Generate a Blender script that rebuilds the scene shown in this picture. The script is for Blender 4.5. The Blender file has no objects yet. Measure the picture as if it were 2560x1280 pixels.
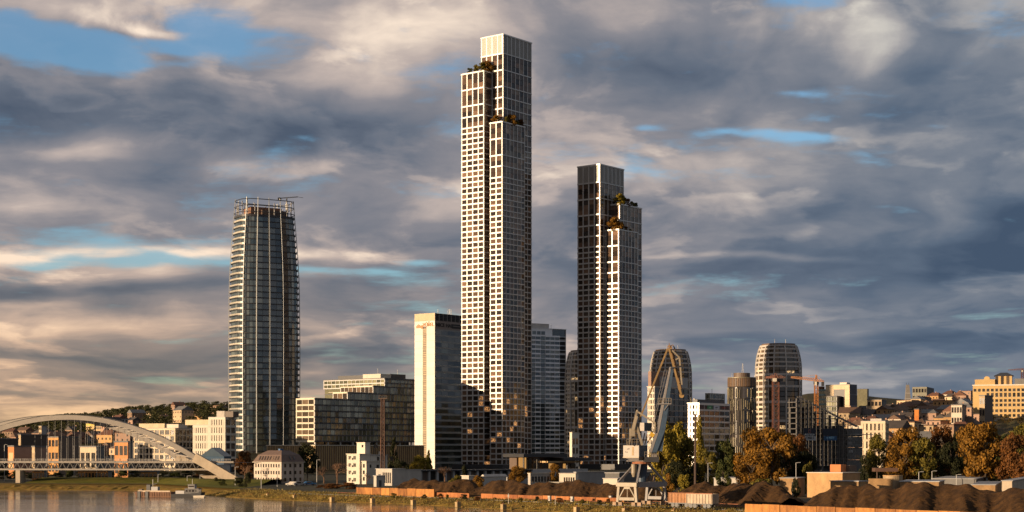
import bpy, math, random
from mathutils import Vector
random.seed(7)
R = math.radians
scene = bpy.context.scene
COL = scene.collection

# ---------------------------------------------------------------- camera
F = 4178.0            # focal length in pixels of the 2560-wide photograph
CAMZ = 14.0           # metres above the river
HOR = 1125.0          # horizon row in the photograph
cam = bpy.data.cameras.new('camera')
cam.sensor_width = 36.0
cam.lens = F / 2560 * 36
cam.shift_y = (HOR - 640) / 2560
cam.clip_start = 1.0
cam.clip_end = 30000
camo = bpy.data.objects.new('camera', cam)
camo.location = (0, 0, CAMZ)
camo.rotation_euler = (R(90), 0, 0)
COL.objects.link(camo)
scene.camera = camo

# ---------------------------------------------------------------- sun, sky and exposure
SUN_AZ = R(31.0)      # towards the camera from due left
SUN_EL = R(6.0)
sdir = Vector((-math.cos(SUN_AZ) * math.cos(SUN_EL), -math.sin(SUN_AZ) * math.cos(SUN_EL), math.sin(SUN_EL)))
sun = bpy.data.lights.new('sun', 'SUN')
sun.energy = 5.0
sun.angle = R(0.53)
sun.color = (1.0, 0.73, 0.46)
suno = bpy.data.objects.new('sun', sun)
suno.rotation_euler = sdir.to_track_quat('Z', 'Y').to_euler()
suno.location = (-200, -120, 200)
COL.objects.link(suno)
scene.view_settings.view_transform = 'Standard'
scene.view_settings.look = 'None'
scene.view_settings.exposure = 0.75
scene.view_settings.gamma = 1.0
scene.view_settings.use_curve_mapping = False
scene.cycles.max_bounces = 5
scene.cycles.diffuse_bounces = 2
scene.cycles.glossy_bounces = 3
scene.cycles.transparent_max_bounces = 6
scene.cycles.sample_clamp_indirect = 3.0
scene.cycles.use_denoising = True

class S:
    """A node socket that can be added, multiplied and so on."""
    nt = None
    def __init__(self, s): self.s = s
    @staticmethod
    def m(op, *a, clamp=False):
        n = S.nt.nodes.new('ShaderNodeMath'); n.operation = op; n.use_clamp = clamp
        for i, v in enumerate(a):
            if isinstance(v, S): S.nt.links.new(v.s, n.inputs[i])
            else: n.inputs[i].default_value = v
        return S(n.outputs[0])
    def __add__(s, o): return S.m('ADD', s, o)
    __radd__ = __add__
    def __sub__(s, o): return S.m('SUBTRACT', s, o)
    def __rsub__(s, o): return S.m('SUBTRACT', o, s)
    def __mul__(s, o): return S.m('MULTIPLY', s, o)
    __rmul__ = __mul__
    def __truediv__(s, o): return S.m('DIVIDE', s, o)
def smooth(x, a, b):
    n = S.nt.nodes.new('ShaderNodeMapRange'); n.interpolation_type = 'SMOOTHSTEP'
    S.nt.links.new(x.s, n.inputs['Value'])
    n.inputs['From Min'].default_value = a; n.inputs['From Max'].default_value = b
    return S(n.outputs[0])
def noise3(x, y, z, scale, detail, rough, dist=0.0):
    c = S.nt.nodes.new('ShaderNodeCombineXYZ')
    for i, v in enumerate((x, y, z)):
        if isinstance(v, S): S.nt.links.new(v.s, c.inputs[i])
        else: c.inputs[i].default_value = v
    n = S.nt.nodes.new('ShaderNodeTexNoise')
    n.inputs['Scale'].default_value = scale; n.inputs['Detail'].default_value = detail
    n.inputs['Roughness'].default_value = rough; n.inputs['Distortion'].default_value = dist
    S.nt.links.new(c.outputs[0], n.inputs['Vector'])
    return S(n.outputs['Fac'])
def mixc(f, a, b):
    n = S.nt.nodes.new('ShaderNodeMix'); n.data_type = 'RGBA'
    for k, v in ((0, f), (6, a), (7, b)):
        if isinstance(v, S): S.nt.links.new(v.s, n.inputs[k])
        elif k: n.inputs[k].default_value = (*v, 1)
        else: n.inputs[k].default_value = v
    return S(n.outputs[2])
def lin(r, g, b):
    f = lambda c: (c / 255 / 12.92) if c <= 10 else ((c / 255 + .055) / 1.055) ** 2.4
    return (f(r), f(g), f(b))

def build_world():
    w = bpy.data.worlds.new('World'); scene.world = w; w.use_nodes = True
    nt = w.node_tree; nt.nodes.clear(); S.nt = nt
    tc = nt.nodes.new('ShaderNodeTexCoord'); sep = nt.nodes.new('ShaderNodeSeparateXYZ')
    nt.links.new(tc.outputs['Generated'], sep.inputs[0])
    x, y, z = (S(sep.outputs[i]) for i in range(3))
    az = S.m('ARCTAN2', x, y)
    el = S.m('ABSOLUTE', S.m('ARCSINE', z))
    U0 = az * 4.178                       # azimuth and height in the sky, in thousandths of F
    V0 = el * 4.178
    Vp = S.m('LOGARITHM', V0 + 0.30, 2.71828) * 1.25
    Uc = U0 * 0.62
    w1 = noise3(Uc, Vp * 1.3, 3.1, 2.2, 3, .5) - 0.5
    w2 = noise3(Uc, Vp * 1.3, 9.7, 2.2, 3, .5) - 0.5
    U = U0 + w1 * 0.42
    V = V0 + w2 * 0.20
    def blob(px, py, rx, ry):
        u = (U - (px - 1280) / 1000.0) * (1000.0 / rx)
        v = (V - (HOR - py) / 1000.0) * (1000.0 / ry)
        return S.m('EXPONENT', (u * u + v * v) * -1.0)
    # cloud body noise, and the same one step towards the light for the relief on the clouds
    def body(du, dv):
        return noise3(Uc + w1 * .30 + du, Vp * 1.0 + w2 * .36 + dv, 0.0, 2.0, 8, .50)
    b0 = body(0.0, 0.0)
    b1 = body(-0.045, 0.06)
    fine = noise3(Uc + w2 * .2, Vp * 1.5 + w1 * .2, 5.0, 6.0, 7, .55)
    wisps = noise3(Uc * 0.8 + w1 * .3, Vp * 2.2, 7.0, 4.0, 8, .6)
    # banks: a bright upper rim that falls off into a grey body
    def bank(zz, sc, t, wv):
        n0 = noise3(Uc + w2 * .25, Vp * wv + w1 * .25, zz, sc, 9, .54)
        n = n0 + (fine - .5) * .06
        return smooth(n, t - .01, t + .07) * (0.36 - S.m('MAXIMUM', n - t - .03, 0.0) * 3.0)
    banks = bank(21.0, 2.3, .53, 1.05) + bank(33.0, 3.6, .56, 1.3) * .7
    relief = (b0 - b1) * 3.6 + (fine - 0.5) * 0.38 + (wisps - 0.5) * 0.46 + banks
    # openings to the blue and heavy banks, where the photograph has them
    gap = 0.0 * b0
    for px, py, rx, ry, a in GAPS: gap = gap + blob(px, py, rx, ry) * a
    cover = smooth(b0 * 0.9 + (fine - .5) * .95 + (wisps - .5) * .95 + w1 * .3 - gap, 0.0, 0.36) * .82 + .18
    tone = (b0 - 0.5) * -1.0 + relief * 0.66 + 0.44
    for px, py, rx, ry, a in TONES: tone = tone + blob(px, py, rx, ry) * a
    front = smooth(y, -0.1, 0.5)
    ramp = nt.nodes.new('ShaderNodeValToRGB')
    nt.links.new(S.m('ADD', tone, 0.0, clamp=True).s, ramp.inputs[0])
    e = ramp.color_ramp.elements
    stops = [(0.0, lin(78, 90, 108)), (.25, lin(104, 112, 126)), (.5, lin(138, 136, 142)), (.70, lin(186, 172, 166)), (.95, lin(246, 226, 206))]
    e[0].position, e[0].color = stops[0][0], (*stops[0][1], 1)
    e[1].position, e[1].color = stops[-1][0], (*stops[-1][1], 1)
    for p, c in stops[1:-1]:
        k = e.new(p); k.color = (*c, 1)
    cloud = S(ramp.outputs[0])
    # warm low air towards the sun, cold away from it
    warm = S.m('MULTIPLY', smooth(U0 * -1.0, -0.6, 1.1), smooth(V0 * -1.0, -0.62, 0.0), clamp=True)
    hs = nt.nodes.new('ShaderNodeMix'); hs.data_type = 'RGBA'; hs.blend_type = 'MULTIPLY'
    nt.links.new(cloud.s, hs.inputs[6]); hs.inputs[7].default_value = (1.36, 1.02, 0.66, 1)
    nt.links.new((warm * 0.95).s, hs.inputs[0])
    cloud = S(hs.outputs[2])
    cold = smooth(U0, 0.05, 1.15)
    hc = nt.nodes.new('ShaderNodeMix'); hc.data_type = 'RGBA'; hc.blend_type = 'MULTIPLY'
    nt.links.new(cloud.s, hc.inputs[6]); hc.inputs[7].default_value = (0.72, 0.86, 0.96, 1)
    nt.links.new((cold * 0.9).s, hc.inputs[0])
    cloud = S(hc.outputs[2])
    # haze layer just above the horizon
    low = smooth(V0 * -1.0, -0.16, 0.0)
    horizon = mixc(smooth(U0, -1.0, 0.7), lin(150, 130, 100), lin(84, 86, 90))
    cloud = mixc(low * 0.75, cloud, horizon)
    sky = nt.nodes.new('ShaderNodeTexSky'); sky.sky_type = 'NISHITA'; sky.sun_disc = False
    sky.sun_elevation = SUN_EL; sky.sun_rotation = math.atan2(sdir.x, sdir.y)
    sky.altitude = 200; sky.air_density = 1.0; sky.dust_density = 0.6; sky.ozone_density = 3.2
    bg_sky = nt.nodes.new('ShaderNodeBackground'); bg_sky.inputs['Strength'].default_value = 0.15
    nt.links.new(sky.outputs[0], bg_sky.inputs['Color'])
    bg_cl = nt.nodes.new('ShaderNodeBackground'); bg_cl.inputs['Strength'].default_value = CLOUD_STRENGTH
    nt.links.new(cloud.s, bg_cl.inputs['Color'])
    mix = nt.nodes.new('ShaderNodeMixShader')
    nt.links.new(S.m('MAXIMUM', cover, low).s, mix.inputs[0])
    nt.links.new(bg_sky.outputs[0], mix.inputs[1]); nt.links.new(bg_cl.outputs[0], mix.inputs[2])
    out = nt.nodes.new('ShaderNodeOutputWorld'); nt.links.new(mix.outputs[0], out.inputs[0])
    w.cycles.sampling_method = 'MANUAL'; w.cycles.sample_map_resolution = 512
CLOUD_STRENGTH = 0.62
GAPS = [(210, 75, 110, 26, -.45), (410, 98, 110, 14, -.5), (480, 160, 60, 14, -.3), (430, 140, 360, 80, .50), (60, 120, 200, 46, .5), (600, 60, 120, 55, .40), (300, 180, 200, 30, .3), (2020, 232, 50, 14, .33), (1800, 322, 80, 14, .30), (1900, 334, 70, 12, .26), (2000, 348, 90, 16, .32), (1620, 315, 50, 10, .25), (2340, 345, 50, 12, .25),
        (420, 664, 200, 15, .40), (150, 655, 140, 11, .36), (850, 690, 110, 24, .36), (1000, 700, 80, 18, .30), (1090, 668, 70, 18, .34), (1700, 740, 140, 26, .22), (2060, 20, 120, 40, .26), (330, 30, 150, 24, .3)]
TONES = [(300, 290, 460, 80, -.26), (120, 220, 160, 50, .12), (300, 385, 170, 24, .26), (600, 425, 170, 28, .26), (160, 480, 300, 70, .05), (760, 340, 420, 60, -.22),
         (980, 90, 330, 100, .42), (860, 230, 280, 60, .28), (1150, 500, 190, 60, .20), (930, 560, 170, 60, -.22), (900, 450, 90, 24, .2), (2190, 140, 130, 80, .48),
         (2050, 70, 200, 70, .14), (1650, 170, 260, 70, -.22), (1640, 20, 200, 40, .15), (2350, 330, 280, 160, -.18), (2250, 640, 460, 110, -.24), (1900, 650, 240, 12, .26),
         (250, 735, 460, 26, -.36), (200, 882, 520, 20, -.30), (300, 810, 460, 30, .20), (240, 640, 420, 18, .34), (900, 645, 330, 18, .26),
         (900, 900, 200, 40, -.22), (840, 720, 90, 26, .22), (2300, 870, 460, 70, -.18), (1700, 560, 300, 120, -.08), (100, 40, 150, 40, .22), (240, 80, 130, 26, .26), (420, 98, 90, 14, .4), (1900, 420, 500, 160, .05), (1420, 420, 220, 120, .08), (1780, 60, 200, 60, .10)]
build_world()

# ---------------------------------------------------------------- photograph pixel -> place
def W(px, D): return (px - 1280) / F * D
def Z(py, D): return CAMZ + (HOR - py) / F * D
def DG(py, z=2.0): return (CAMZ - z) * F / (py - HOR)      # distance of a ground point seen at row py
def along(px, N, e):
    k = (px - 1280) / F
    return (k * N[1] - N[0]) / (e[0] - k * e[1])

# ---------------------------------------------------------------- materials
MATS = {}
def mat(name, col, rough=.7, metal=0.0, var=.12, scale=.35, spec=.5, bump=0.0, col2=None, streak=0.0, island=0.0):
    if name in MATS: return MATS[name]
    m = bpy.data.materials.new(name); m.use_nodes = True
    nt = m.node_tree; S.nt = nt
    p = nt.nodes['Principled BSDF']
    p.inputs['Roughness'].default_value = rough; p.inputs['Metallic'].default_value = metal
    p.inputs['Specular IOR Level'].default_value = spec
    g = nt.nodes.new('ShaderNodeNewGeometry'); sp = nt.nodes.new('ShaderNodeSeparateXYZ')
    nt.links.new(g.outputs['Position'], sp.inputs[0])
    x, y, z = (S(sp.outputs[i]) for i in range(3))
    f = noise3(x, y, z * (1 - .75 * streak), scale, 5, .62)
    f2 = noise3(x, y, z, scale * 9, 3, .6)
    t = (f - .5) * 1.6 + (f2 - .5) * .7
    oi = nt.nodes.new('ShaderNodeObjectInfo')
    t = t + (S(oi.outputs['Random']) - .5) * .8
    if island: t = t + (S(g.outputs['Random Per Island']) - .5) * island
    lo = tuple(max(0, c * (1 - var * 1.6)) for c in col); hi = tuple(min(1, c * (1 + var * 1.3)) for c in col)
    if col2: lo, hi = col, col2
    c = mixc(S.m('ADD', t, .5, clamp=True), lo, hi)
    nt.links.new(c.s, p.inputs['Base Color'])
    if bump:
        b = nt.nodes.new('ShaderNodeBump'); b.inputs['Strength'].default_value = bump; b.inputs['Distance'].default_value = .3
        nt.links.new(f2.s, b.inputs['Height']); nt.links.new(b.outputs[0], p.inputs['Normal'])
    MATS[name] = m
    return m
def glass(name, a, b, rough=.06, ior=1.9, emis=None, estr=0.0, eglow=0.0, zglow=1e4):
    """Window glass seen from outside: dark room tones behind a glossy face; a share of the panes glows."""
    if name in MATS: return MATS[name]
    m = bpy.data.materials.new(name); m.use_nodes = True
    nt = m.node_tree; S.nt = nt
    p = nt.nodes['Principled BSDF']
    p.inputs['Roughness'].default_value = rough; p.inputs['IOR'].default_value = ior
    g = nt.nodes.new('ShaderNodeNewGeometry'); oi = nt.nodes.new('ShaderNodeObjectInfo')
    r = S.m('FRACT', S(g.outputs['Random Per Island']) * 1.0 + S(oi.outputs['Random']) * 7.31)
    sp = nt.nodes.new('ShaderNodeSeparateXYZ'); nt.links.new(g.outputs['Position'], sp.inputs[0])
    x, y, z = (S(sp.outputs[i]) for i in range(3))
    n = noise3(x, y, z, .9, 3, .6)
    c = mixc(S.m('MULTIPLY', r * r, n * 1.9, clamp=True), a, b)
    nt.links.new(c.s, p.inputs['Base Color'])
    bp = nt.nodes.new('ShaderNodeBump'); bp.inputs['Strength'].default_value = .02; bp.inputs['Distance'].default_value = .25
    nt.links.new(noise3(x, y, z, .6, 2, .5).s, bp.inputs['Height']); nt.links.new(bp.outputs[0], p.inputs['Normal'])
    if eglow:
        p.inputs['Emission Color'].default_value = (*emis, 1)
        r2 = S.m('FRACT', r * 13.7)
        lit = S.m('GREATER_THAN', r2, 1 - eglow) * smooth(noise3(x * 1.0, y, z * 1.6, 1.3, 2, .6), .42, .6) * smooth(z * -1.0, -zglow, -zglow + 12) * estr
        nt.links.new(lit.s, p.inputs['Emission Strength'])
    MATS[name] = m
    return m

# ---------------------------------------------------------------- meshes and objects
CUBE_V = [(x, y, z) for z in (-.5, .5) for y in (-.5, .5) for x in (-.5, .5)]
CUBE_F = [(0, 2, 3, 1), (4, 5, 7, 6), (0, 1, 5, 4), (2, 6, 7, 3), (0, 4, 6, 2), (1, 3, 7, 5)]
_cubes = {}
def cube(m):
    if m.name not in _cubes:
        me = bpy.data.meshes.new('box_' + m.name); me.from_pydata(CUBE_V, [], CUBE_F); me.materials.append(m); _cubes[m.name] = me
    return _cubes[m.name]
def tag(o, label=None, cat=None, group=None, kind=None):
    if label: o['label'] = label
    if cat: o['category'] = cat
    if group: o['group'] = group
    if kind: o['kind'] = kind
    return o
def link(name, me, parent=None, loc=(0, 0, 0), rot=(0, 0, 0), scale=(1, 1, 1)):
    o = bpy.data.objects.new(name, me); COL.objects.link(o)
    o.location = loc; o.rotation_euler = rot; o.scale = scale
    if parent: o.parent = parent
    return o
def thing(name, label, cat, loc=(0, 0, 0), rz=0, group=None):
    return tag(link(name, None, None, loc, (0, 0, rz)), label, cat, group)
def box(name, m, parent, c, s, rz=0, rot=None):
    return link(name, cube(m), parent, c, rot or (0, 0, rz), s)
def bx(name, m, parent, x0, x1, y0, y1, z0, z1):
    return box(name, m, parent, ((x0 + x1) / 2, (y0 + y1) / 2, (z0 + z1) / 2), (abs(x1 - x0), abs(y1 - y0), abs(z1 - z0)))
def bar(name, m, parent, p, q, w, h=None):
    """A square bar from p to q."""
    p, q = Vector(p), Vector(q); d = q - p
    o = link(name, cube(m), parent, (p + q) / 2, (0, 0, 0), (w, h or w, d.length))
    o.rotation_euler = d.to_track_quat('Z', 'Y').to_euler()
    return o
class MB:
    """Collects boxes, tubes and faces for ONE mesh object."""
    def __init__(s): s.v = []; s.f = []
    def face(s, *pts):
        n = len(s.v); s.v += [tuple(p) for p in pts]; s.f.append(tuple(range(n, n + len(pts))))
    def box(s, x0, x1, y0, y1, z0, z1):
        n = len(s.v)
        s.v += [(x, y, z) for z in (z0, z1) for y in (y0, y1) for x in (x0, x1)]
        s.f += [tuple(i + n for i in f) for f in CUBE_F]
    def bar(s, p, q, w, h=None):
        p, q = Vector(p), Vector(q); d = (q - p).normalized(); h = h or w
        a = d.cross(Vector((0, 0, 1)))
        a = a.normalized() if a.length > 1e-4 else Vector((1, 0, 0))
        b = d.cross(a); n = len(s.v)
        for e in (p, q):
            for i, j in ((-1, -1), (1, -1), (1, 1), (-1, 1)): s.v.append(tuple(e + a * (w / 2 * i) + b * (h / 2 * j)))
        s.f += [(n, n + 1, n + 2, n + 3), (n + 7, n + 6, n + 5, n + 4)] + [(n + i, n + 4 + i, n + 4 + (i + 1) % 4, n + (i + 1) % 4) for i in range(4)]
    def tube(s, pts, rads, k=6, cap=True):
        n = len(s.v); pts = [Vector(p) for p in pts]
        for i, p in enumerate(pts):
            d = (pts[min(i + 1, len(pts) - 1)] - pts[max(i - 1, 0)]).normalized()
            a = d.cross(Vector((0.3, 1, 0.1))).normalized(); b = d.cross(a)
            for j in range(k):
                t = 2 * math.pi * j / k
                s.v.append(tuple(p + (a * math.cos(t) + b * math.sin(t)) * rads[i]))
        for i in range(len(pts) - 1):
            for j in range(k):
                s.f.append((n + i * k + j, n + i * k + (j + 1) % k, n + (i + 1) * k + (j + 1) % k, n + (i + 1) * k + j))
        if cap:
            s.f.append(tuple(n + j for j in reversed(range(k)))); s.f.append(tuple(n + (len(pts) - 1) * k + j for j in range(k)))
    def prism(s, poly, z0, z1):
        n = len(s.v); k = len(poly)
        s.v += [(x, y, z0) for x, y in poly] + [(x, y, z1) for x, y in poly]
        s.f.append(tuple(n + i for i in reversed(range(k)))); s.f.append(tuple(n + k + i for i in range(k)))
        s.f += [(n + i, n + (i + 1) % k, n + k + (i + 1) % k, n + k + i) for i in range(k)]
    def mesh(s, name, m, smooth_=False):
        me = bpy.data.meshes.new(name); me.from_pydata(s.v, [], s.f)
        for x in (m if isinstance(m, (list, tuple)) else [m]): me.materials.append(x)
        if smooth_: me.polygons.foreach_set('use_smooth', [True] * len(me.polygons))
        return me
    def build(s, name, m, parent=None, loc=(0, 0, 0), rz=0, smooth_=False):
        return link(name, s.mesh(name, m, smooth_), parent, loc, (0, 0, rz))

# ---------------------------------------------------------------- a building set by its corner in the photograph
ER = R(52.0)
class Bld:
    """Local x runs along the right-hand face, local y along the left-hand face, origin at the near corner on the ground."""
    def __init__(s, name, label, cat, px, D, z0=2.0, ang=ER, group=None):
        s.D, s.px, s.z0, s.ang = D, px, z0, ang
        s.N = (W(px, D), D); s.eu = (math.cos(ang), math.sin(ang)); s.ev = (-math.sin(ang), math.cos(ang))
        s.T = thing(name, label, cat, (s.N[0], s.N[1], z0), ang, group)
        s.panes = []
    def U(s, px): return along(px, s.N, s.eu)
    def V(s, px): return along(px, s.N, s.ev)
    def H(s, py, D=None): return Z(py, D or s.D) - s.z0
    def bx(s, name, m, x0, x1, y0, y1, z0, z1): return bx(name, m, s.T, x0, x1, y0, y1, z0, z1)
    def facade(s, face, c, a0, a1, levels, ncol, glassm, bandm=None, pierm=None, bh=.9, bo=.25, pw=.8, po=.05, sub=None, inset=.30,
               skip=None, pw_end=None, pane_frac=1.0, cols=None):
        """Panes, piers and floor bands on one face ('R': y = c, x from a0 to a1; 'L': x = c, y from a0 to a1)."""
        def put(name, m, A0, A1, d0, d1, z0, z1):
            if face == 'R': return s.bx(name, m, A0, A1, c + d0, c + d1, z0, z1)
            return s.bx(name, m, c + d0 + .004, c + d1, max(A0, s.corner + .42) if A0 < s.corner + .42 else A0, A1, z0, z1)
        s.corner = getattr(s, 'corner', -1e9)
        w = (a1 - a0) / ncol
        edges = cols or [a0 + w * i for i in range(ncol + 1)]
        if bandm:
            for z in levels:
                put('floor_band', bandm, a0 - (bo if face == 'R' else 0), a1, -bo, inset + .12, z - bh / 2, z + bh / 2)
        if pierm:
            for i, e in enumerate(edges):
                p = pw if 0 < i < len(edges) - 1 else (pw_end if pw_end is not None else pw)
                if p <= 0: continue
                e = min(max(e, a0 + p / 2), a1 - p / 2)
                put('pier', pierm, e - p / 2, e + p / 2, -po, inset + .12, levels[0], levels[-1] + (bh / 2 - .02 if bandm else 0))
        for i in range(len(levels) - 1):
            lo, hi = levels[i] + (bh / 2 if bandm else .06), levels[i + 1] - (bh / 2 if bandm else .06)
            n = sub[i] if sub else 1
            for k in range(n):
                z0 = lo + (hi - lo) * k / n + (.12 if k else 0); z1 = lo + (hi - lo) * (k + 1) / n
                for j in range(len(edges) - 1):
                    if skip and skip(i, j): continue
                    A0, A1 = edges[j] + pw / 2 * pane_frac, edges[j + 1] - pw / 2 * pane_frac
                    d = inset - .03
                    cc = ((A0 + A1) / 2, c + d, (z0 + z1) / 2) if face == 'R' else (c + d, (A0 + A1) / 2, (z0 + z1) / 2)
                    ss = (A1 - A0, .14, z1 - z0) if face == 'R' else (.14, A1 - A0, z1 - z0)
                    s.panes.append((cc, ss, glassm))
    def finish(s, limit=300, tilt=.012, name='window_pane'):
        rnd = random.Random(len(s.panes))
        ps = sorted(s.panes, key=lambda p: -max(p[1][0], p[1][1]) * p[1][2])
        for c, sz, g in ps[:limit]:
            box(name, g, s.T, c, sz, rot=(rnd.gauss(0, tilt), rnd.gauss(0, tilt), rnd.gauss(0, tilt)))
        rest = {}
        for c, sz, g in ps[limit:]: rest.setdefault(g.name, []).append((c, sz, g))
        for k, lst in rest.items():
            mb = MB()
            for c, sz, g in lst:
                n = len(mb.v); mb.box(-sz[0] / 2, sz[0] / 2, -sz[1] / 2, sz[1] / 2, -sz[2] / 2, sz[2] / 2)
                rz, ry = rnd.gauss(0, tilt), rnd.gauss(0, tilt)
                for i in range(n, len(mb.v)):
                    x, y, z = mb.v[i]
                    mb.v[i] = (c[0] + x - rz * y + ry * z, c[1] + y + rz * x + ry * z, c[2] + z - ry * (x + y))
            o = mb.build(name, lst[0][2], s.T); o['kind'] = 'stuff'
        return s.T

# ---------------------------------------------------------------- shared materials
WHITE = mat('white_cladding', (.51, .49, .465), .36, metal=.3, var=.07, scale=.2, spec=.7)
PALE = mat('pale_render', (.54, .48, .39), .8, var=.08, streak=.6)
CREAM = mat('cream_render', (.52, .41, .27), .85, var=.12, streak=.6)
OCHRE = mat('ochre_render', (.55, .38, .20), .85, var=.15, streak=.6)
GREYC = mat('grey_concrete', (.33, .32, .31), .85, var=.15, streak=.5)
DARKC = mat('dark_concrete', (.13, .125, .12), .8, var=.2, streak=.5)
DARK = mat('dark_metal', (.035, .035, .038), .5, var=.2)
ROOM = mat('dark_interior', (.02, .018, .016), .9, var=.3)
BROWNM = mat('brown_panel', (.11, .075, .055), .6, var=.15)
RUST = mat('rust_red', (.20, .075, .035), .8, var=.35, scale=.8)
STEEL = mat('pale_steel', (.45, .43, .40), .5, var=.12)
LOUV = mat('louvre_metal', (.32, .30, .27), .42, metal=.25, var=.08)
G_TOWER = glass('tower_glass', (.024, .018, .014), (.20, .12, .075), .07, 1.65, (1.0, .46, .16), .5, .07, 52.0)  # some low panes glow warm in place of sunlight reflections
G_BLUE = glass('blue_glass', (.028, .042, .048), (.12, .145, .145), .05, 2.0)
G_DARK = glass('dark_glass', (.012, .011, .011), (.06, .05, .045), .08, 1.8)
G_GREEN = glass('green_glass', (.06, .064, .038), (.28, .26, .15), .08, 1.9, (1.0, .75, .40), .0, .0)
G_WARM = glass('warm_glass', (.03, .022, .016), (.16, .11, .07), .1, 1.7, (1.0, .62, .28), .6, .03)

def levels_down(top, groups, fh, zmin):
    """Floor lines from the top: GROUPS of floors first, then single floors down to the ground."""
    out, sub = [top], []
    z = top
    for g in groups:
        z -= g * fh; out.append(z); sub.append(max(1, g))
    while z - fh > zmin: z -= fh; out.append(z); sub.append(1)
    if z - zmin > .6: out.append(zmin); sub.append(1)
    return out[::-1], sub[::-1]

def louvre_panel_mesh(name, w, h, axis):
    mb = MB(); n = int(h / .55)
    for k in range(n):
        z = h * k / n
        if axis == 'R': mb.bar((0, .12, z + .2), (w, .12, z + .2), .10, .42)
        else: mb.bar((.12, 0, z + .2), (.12, w, z + .2), .10, .42)
    return mb.mesh(name, LOUV)

FH = 3.29
def volume(b, x0, x1, y0, y1, top, groups, ncL, ncR, crown=0.0, left=True, right=True, zmin=0.0, backs=True):
    """One prismatic volume of a gridded residential tower."""
    i = .42
    b.bx('core', ROOM, x0 + i, x1 - i, y0 + i, y1 - i, zmin, top - 1.2)
    body_top = top - crown
    lv, sub = levels_down(body_top, groups, FH, zmin)
    b.corner = y0
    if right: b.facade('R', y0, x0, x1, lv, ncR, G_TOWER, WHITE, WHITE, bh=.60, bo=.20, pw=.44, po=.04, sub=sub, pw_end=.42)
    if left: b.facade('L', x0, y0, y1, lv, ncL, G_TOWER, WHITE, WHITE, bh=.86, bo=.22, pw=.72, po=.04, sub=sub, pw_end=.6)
    if backs:      # the two faces turned away: floor bands only over dark glazing
        b.bx('back_wall', BROWNM, x0 + .3, x1 - .3, y1 - i + .004, y1 - .1, zmin, body_top)
        b.bx('back_wall', BROWNM, x1 - i + .004, x1 - .1, y0 + .3, y1 - .5, zmin, body_top)
        for z in lv[::1]:
            b.bx('balcony_slab', WHITE, x1 - .5, x1 + .55, y0 + .3, y0 + 2.4, z - .35, z + .3)
            b.bx('balcony_slab', WHITE, x0 + .3, x0 + 2.2, y1 - .5, y1 + .5, z - .35, z + .3)
    if crown:
        n = ncR; w = (x1 - x0) / n
        me = louvre_panel_mesh('louvre_panel', w - .62, crown - .9, 'R')
        for k in range(n): link('louvre_panel', me, b.T, (x0 + w * k + .31, y0, body_top + .43))
        wl = (y1 - y0) / ncL
        me = louvre_panel_mesh('louvre_panel', wl - .62, crown - .9, 'L')
        for k in range(ncL): link('louvre_panel', me, b.T, (x0, y0 + wl * k + .31, body_top + .43))
        for k in range(n + 1):
            e = min(max(x0 + w * k, x0 + .25), x1 - .25)
            b.bx('pier', WHITE, e - .31, e + .31, y0 - .03, y0 + .4, body_top + .41, top - .5)
        for k in range(ncL + 1):
            e = min(max(y0 + wl * k, y0 + .75), y1 - .25)
            b.bx('pier', WHITE, x0 - .03, x0 + .4, e - .31, e + .31, body_top + .41, top - .5)
        b.bx('back_wall', LOUV, x0 + .5, x1, y1 - .4, y1, body_top + .42, top - .5)
        b.bx('back_wall', LOUV, x1 - .4, x1, y0 + .45, y1 - .41, body_top + .42, top - .5)
    # coping
    b.bx('coping', WHITE, x0 - .3, x1 + .3, y0 - .3, y0 + .5, top - .5, top + .25)
    b.bx('coping', WHITE, x0 - .3, x0 + .5, y0 + .5, y1 + .3, top - .5, top + .25)
    b.bx('coping', WHITE, x1 - .5, x1 + .3, y0 + .5, y1 + .3, top - .5, top + .25)
    b.bx('coping', WHITE, x0 + .5, x1 - .5, y1 - .5, y1 + .3, top - .5, top + .25)
    b.bx('roof_deck', GREYC, x0 + .45, x1 - .45, y0 + .45, y1 - .45, top - 1.2, top - .55)

T1 = Bld('residential_tower', 'tallest white gridded tower with louvred crown and two planted setbacks', 'tower', 1258, 1000)
HT = T1.H
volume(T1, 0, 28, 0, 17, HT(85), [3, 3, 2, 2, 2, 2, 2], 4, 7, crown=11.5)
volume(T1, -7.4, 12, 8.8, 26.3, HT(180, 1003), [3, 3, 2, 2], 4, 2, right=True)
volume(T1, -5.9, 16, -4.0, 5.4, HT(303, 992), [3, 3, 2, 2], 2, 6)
T1.bx('podium', DARK, -12, 34, -9, 30, 0, 3.4)
T1.finish()
T2 = Bld('residential_tower', 'shorter white gridded tower with louvred crown behind the blue harbour crane', 'tower', 1500, 1026)
HT = T2.H
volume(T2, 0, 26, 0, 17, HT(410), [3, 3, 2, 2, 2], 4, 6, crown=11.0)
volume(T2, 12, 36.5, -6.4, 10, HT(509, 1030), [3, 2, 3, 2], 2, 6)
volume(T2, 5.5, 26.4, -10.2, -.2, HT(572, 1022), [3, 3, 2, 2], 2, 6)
T2.bx('podium', DARK, -6, 42, -15, 22, 0, 3.4)
T2.finish()

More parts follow.
